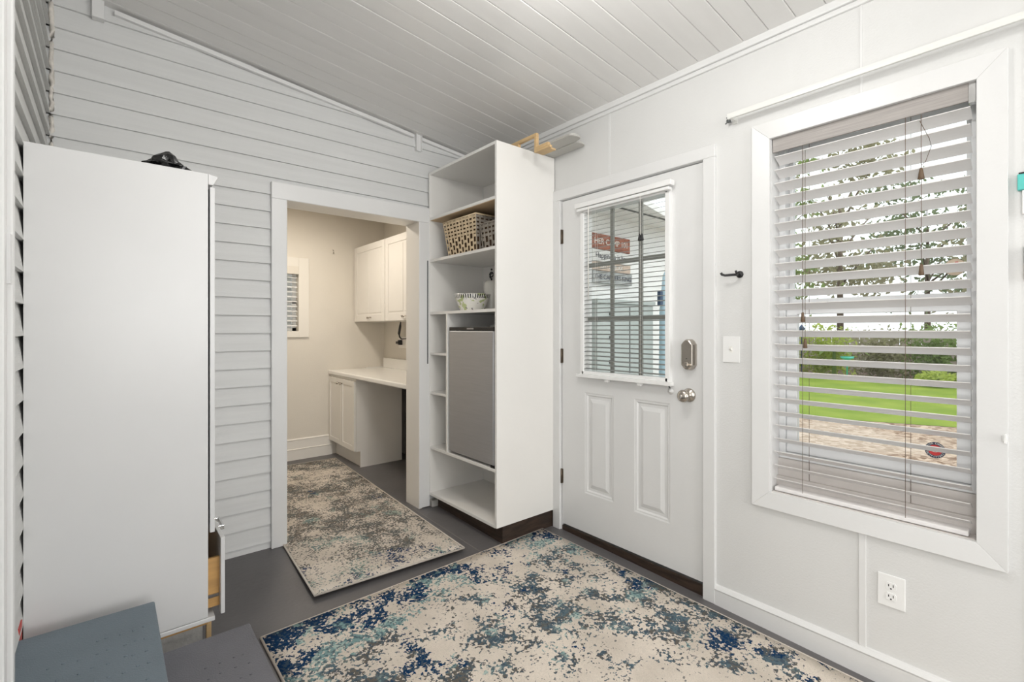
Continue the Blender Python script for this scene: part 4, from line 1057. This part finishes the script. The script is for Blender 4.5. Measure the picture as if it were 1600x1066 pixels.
# ------------------------------------------------------------------ outside
GZ = -0.30
bm = bmesh.new()
def gpoly(bm, pts, z, m=0):
    f = bm.faces.new([bm.verts.new((p[0], p[1], z)) for p in pts]); f.material_index = m
gpoly(bm, [(2.0, -14), (60, -14), (60, 45), (2.0, 45)], GZ-0.02); struct('ground', bm, M['earth'])
bm = bmesh.new(); gpoly(bm, [(2.4, -10), (12, -10), (10.3, 1.0), (9.3, 3.3), (8.2, 6.5), (7, 14), (2.4, 14)], GZ); obj('gravel_bed', bm, M['gravel'], kind='stuff', label='tan wood chip and gravel ground outside the window', cat='gravel')
bm = bmesh.new(); gpoly(bm, [(12, -10), (22, -10), (18.6, 2.0), (17.0, 5.9), (15, 14), (7, 14), (8.2, 6.5), (9.3, 3.3), (10.3, 1.0)], GZ+0.004); obj('lawn', bm, M['grass'], kind='stuff', label='bright green mown lawn outside the window', cat='lawn')

def leaves(n, boxf, size, seed):
    rnd = random.Random(seed); bm_ = bmesh.new()
    for _ in range(n):
        c = Vector(boxf(rnd)); s = size*rnd.uniform(0.6, 1.3)
        a = Vector((rnd.gauss(0, 1), rnd.gauss(0, 1), rnd.gauss(0, 1))).normalized(); b_ = a.cross(Vector((rnd.gauss(0, 1), rnd.gauss(0, 1), rnd.gauss(0, 1)))).normalized()
        vv = [bm_.verts.new(c+a*s), bm_.verts.new(c+b_*s*0.45), bm_.verts.new(c-a*s*0.8), bm_.verts.new(c-b_*s*0.45)]
        bm_.faces.new(vv)
    return bm_
def blob(cx, cy, cz_, rx_, ry_, rz_):
    def f(r):
        while True:
            p = Vector((r.uniform(-1, 1), r.uniform(-1, 1), r.uniform(-1, 1)))
            l = p.length
            if 0.35 < l < 1: return (cx+p.x*rx_, cy+p.y*ry_, cz_+p.z*rz_)
    return f
def obj_raw(name, bm_, m, parent=None, base=None, **k):
    return obj(name, bm_, m, parent, base, **k)
# hedge shrubs behind the lawn
sh = [(18.0, 6.9, 0.75, 1.0, 'leafD'), (18.1, 5.4, 0.72, 0.95, 'leafB'), (18.9, 4.15, 0.70, 0.85, 'leafD'), (19.1, 2.9, 0.70, 1.0, 'leafA'), (19.3, 1.6, 0.70, 0.95, 'leafB'), (19.6, 0.3, 0.70, 1.0, 'leafC'), (20.0, -1.1, 0.75, 1.0, 'leafA'), (17.6, 8.4, 0.75, 1.0, 'leafA')]
names = {'leafD': 'olive', 'leafA': 'mid green', 'leafB': 'yellow green', 'leafC': 'dark green'}
spots = ['behind the lawn, far left in window', 'second in the hedge row from the left', 'third in the hedge row from the left', 'fourth in the hedge row from the left', 'third in the hedge row from the right', 'second in the hedge row from the right', 'at the right end of the hedge row', 'beyond the left window edge in the hedge row']
for k, (x, y, r_, h_, lm) in enumerate(sh):
    obj('garden_shrub', leaves(1900, (lambda r, x=x, y=y, r_=r_, h_=h_: (x+r.uniform(-1, 1)*0.6*r_, y+max(-1.0, min(1.0, r.gauss(0, 0.52)))*r_, GZ+h_*2.05*abs(r.betavariate(1.5, 1.9))*r.uniform(0.75, 1.0))), 0.075, 40+k), M[lm], base=(x, y, GZ), label='%s leafy shrub %s' % (names[lm], spots[k]), cat='shrub', group='hedge shrubs behind the lawn')
obj('low_plant', leaves(500, blob(17.0, 2.5, GZ+0.22, 0.6, 0.45, 0.20), 0.07, 91), M['leafB'], base=(17.0, 2.5, GZ), label='low bright green plant at the far edge of the lawn', cat='plant')
# big leaf banana plant
bpn = thing('banana_plant', (17.4, 5.0, GZ), 'broad leaved green plant in front of the hedge', 'plant')
bm = bmesh.new(); tube(bm, [(17.4, 5.0, GZ), (17.4, 5.0, GZ+0.9)], [0.07, 0.04], 8); obj('stem', bm, M['leafA'], bpn)
for k in range(7):
    a = k*0.9+0.3; bm = bmesh.new(); L_ = 0.9; prev = None
    for j in range(7):
        s = j/6; cxx = 17.4+math.cos(a)*L_*s; cyy = 5.0+math.sin(a)*L_*s; zz = GZ+0.85+0.65*s-0.75*s*s
        wv = 0.15*math.sin(PI*min(1, s*0.9+0.08)); n_ = Vector((-math.sin(a), math.cos(a), 0))
        cur = [bm.verts.new(Vector((cxx, cyy, zz))+n_*wv+Vector((0, 0, 0.03))), bm.verts.new((cxx, cyy, zz)), bm.verts.new(Vector((cxx, cyy, zz))-n_*wv+Vector((0, 0, 0.03)))]
        if prev:
            bm.faces.new((prev[0], prev[1], cur[1], cur[0])); bm.faces.new((prev[1], prev[2], cur[2], cur[1]))
        prev = cur
    obj('leaf', bm, M['leafA'], bpn)
# fence behind hedge
bm = bmesh.new()
for k in range(60): box(bm, 21.6, 21.63, 0.0-3+k*0.3, 0.0-3+k*0.3+0.28, GZ, GZ+1.45)
fe = obj('garden_fence', bm, mat('fence_wood', (0.42, 0.36, 0.30), 0.8, noise_amt=0.3, noise_scale=3), base=(21.6, 5, GZ), label='weathered wooden board fence behind the garden hedge', cat='fence')
# log and small garden ornaments
bm = bmesh.new(); lathe(bm, [(0.14, 0), (0.13, 0.16), (0.01, 0.17)], (16.2, 1.75, GZ), seg=14); obj('tree_stump', bm, M['bark'], base=(16.2, 1.75, GZ), label='low brown tree stump at the far edge of the lawn', cat='stump')
bm = bmesh.new(); lathe(bm, [(0.01, 0.03), (0.24, 0.03), (0.24, 0), (0.15, -0.02), (0.01, -0.02)], (16.9, 6.05, GZ+0.95), 'x', 24); lathe(bm, [(0.02, 0), (0.02, 0.75)], (17.0, 6.05, GZ), seg=8)
obj('garden_medallion', bm, M['shellm'], base=(16.95, 6.05, GZ), label='round tan garden ornament by the left hedge', cat='ornament')
bm = bmesh.new(); lathe(bm, [(0.02, 0), (0.02, 0.6), (0.16, 0.66), (0.18, 0.72), (0.02, 0.68)], (17.2, 4.6, GZ), seg=18); obj('bird_bath', bm, M['teal'], base=(17.2, 4.6, GZ), label='small turquoise bird bath in front of hedge', cat='bird bath')
bm = bmesh.new(); lathe(bm, [(0.015, 0), (0.015, 1.45), (0.07, 1.50), (0.09, 1.58), (0.01, 1.70)], (16.9, 5.75, GZ), seg=12); obj('garden_lantern', bm, M['navy'], base=(16.9, 5.75, GZ), label='small dark blue garden ornament on a pole', cat='ornament')

# trees
def tree(label, x, y, hgt, cr_, lm, seed, n=2600, leaf=0.15):
    t = thing('garden_tree', (x, y, GZ), label, 'tree', 'trees behind the hedge')
    rnd = random.Random(seed); b_ = bmesh.new()
    tube(b_, [(x, y, GZ), (x+0.1, y+0.05, GZ+hgt*0.35), (x-0.05, y, GZ+hgt*0.7)], [0.20, 0.15, 0.08], 10)
    for k in range(9):
        a = rnd.uniform(0, 2*PI); z0_ = GZ+hgt*rnd.uniform(0.3, 0.65)
        tube(b_, [(x, y, z0_), (x+math.cos(a)*cr_*0.5, y+math.sin(a)*cr_*0.5, z0_+hgt*0.12), (x+math.cos(a)*cr_*0.9, y+math.sin(a)*cr_*0.9, z0_+hgt*0.2)], [0.07, 0.045, 0.015], 6)
    obj('trunk', b_, M['bark'], t)
    cl = [(x+rnd.uniform(-1, 1)*cr_*0.8, y+rnd.uniform(-1, 1)*cr_*0.8, GZ+hgt*rnd.uniform(0.28, 0.98), cr_*rnd.uniform(0.28, 0.5)) for _ in range(26)]
    def f(r):
        c = r.choice(cl); return (c[0]+r.gauss(0, c[3]*0.6), c[1]+r.gauss(0, c[3]*0.6), c[2]+r.gauss(0, c[3]*0.5))
    obj('foliage', leaves(n, f, leaf, seed+5), M[lm], t)
tree('mid green tree behind the hedge, filling the left of the large window', 24.0, 10.2, 10.5, 2.3, 'leafA', 3, 3200, 0.17)
tree('olive loose tree behind the hedge, left of the window middle', 33.5, 9.3, 13.2, 2.9, 'leafD', 11, 2600, 0.21)
tree('dark thin tree behind the hedge, in the window middle', 43.0, 6.8, 12.0, 3.2, 'leafC', 17, 1700, 0.22)
tree('olive thin tree behind the hedge, at the window right', 28.5, 2.0, 7.0, 2.0, 'leafD', 23, 1300, 0.15)
tree('pale green low tree behind the hedge, at the right window edge', 24.5, -0.6, 4.6, 1.6, 'leafA', 29, 1000, 0.13)

# side porch seen through the entrance door glass
bm = bmesh.new(); lap(bm, 'x', 3.30, -1, 2.34, 5.6, GZ, 2.52, 0.0, 0.125, 0.006); box(bm, 2.34, 5.6, 3.3, 3.38, GZ, 2.52)
pw = struct('wall_porch', bm, M['porchw'])
bm = bmesh.new(); prism(bm, [(2.34, 2.98), (2.34, 3.3), (5.4, 3.3), (5.4, 2.98), (4.78, 2.94), (4.03, 2.75), (2.34, 2.40)], 'z', 2.46, 2.52)
struct('ceiling_porch', bm, M['porchw'])
struct('trim_14', B((2.34, 5.3, 2.96, 2.975, 2.448, 2.462)), M['dgrey'])
struct('floor_porch', B((2.34, 5.4, 0.6, 3.3, -0.22, -0.14)), M['paleblock'])
gs = thing('storage_cabinet', (4.32, 3.1, -0.14), 'grey green storage cabinet standing on the side porch', 'cabinet')
obj('body', B((3.62, 4.56, 3.02, 3.28, -0.14, 1.50)), M['greyshed'], gs, bevel=0.006)
obj('lid', B((3.60, 4.575, 3.00, 3.285, 1.50, 1.54)), M['greyshed'], gs, bevel=0.004)
obj('door_gap', B((4.13, 4.14, 3.014, 3.022, -0.1, 1.48)), M['dgrey'], gs)
for zz in (1.38, 1.14, 0.9, 0.66, 0.42):
    obj('latch', B((3.80, 3.83, 3.008, 3.021, zz, zz+0.035)), M['dgrey'], gs)
# painted sign made of four boards
sg = thing('wooden_sign', (4.13, 3.27, 2.0), 'stack of painted boards with lettering on the side porch wall', 'sign')
sy = 3.262
def smap(cx_, cz_): return lambda u, v, d: (cx_+u, sy-0.012-d, cz_+v)
for (xa, xb, za, zb_, mm, txt, im, sz) in ((3.81, 4.46, 2.085, 2.245, 'signred', 'HER CAMP 101', 'inkw', 0.088), (3.82, 4.50, 1.955, 2.080, 'signwhite', 'Happiness is here', 'ink', 0.082), (3.80, 4.47, 1.860, 1.950, 'signbrown', 'REST & RELAX', 'signwhite', 0.06), (3.83, 4.50, 1.730, 1.855, 'signgrey', 'THE CAMPERS KING', 'ink', 0.07)):
    q = obj('board', B((xa, xb, sy-0.010, sy+0.028, za, zb_)), M[mm], sg, bevel=0.004)
    obj('lettering', text_bm(txt, sz, smap((xa+xb)/2, (za+zb_)/2), 0.002), M[im], q)
# pale blue panel further right with a small dark box
bp_ = thing('blue_banner', (4.72, 2.97, -0.14), 'pale blue folded banner standing on the side porch', 'banner')
bm = bmesh.new(); lathe(bm, [(0.075, 0.02), (0.085, 0.5), (0.075, 1.6), (0.04, 1.98), (0.005, 2.05)], (4.74, 2.97, -0.14), seg=20); obj('cloth', bm, M['paleblue'], bp_)
bm = bmesh.new(); lathe(bm, [(0.12, 0), (0.12, 0.03), (0.01, 0.035)], (4.74, 2.97, -0.14), seg=20); obj('base', bm, M['dgrey'], bp_)
obj('dark_box', B((4.605, 4.655, 2.96, 3.00, 1.50, 1.66)), M['navy'], bp_, bevel=0.004)
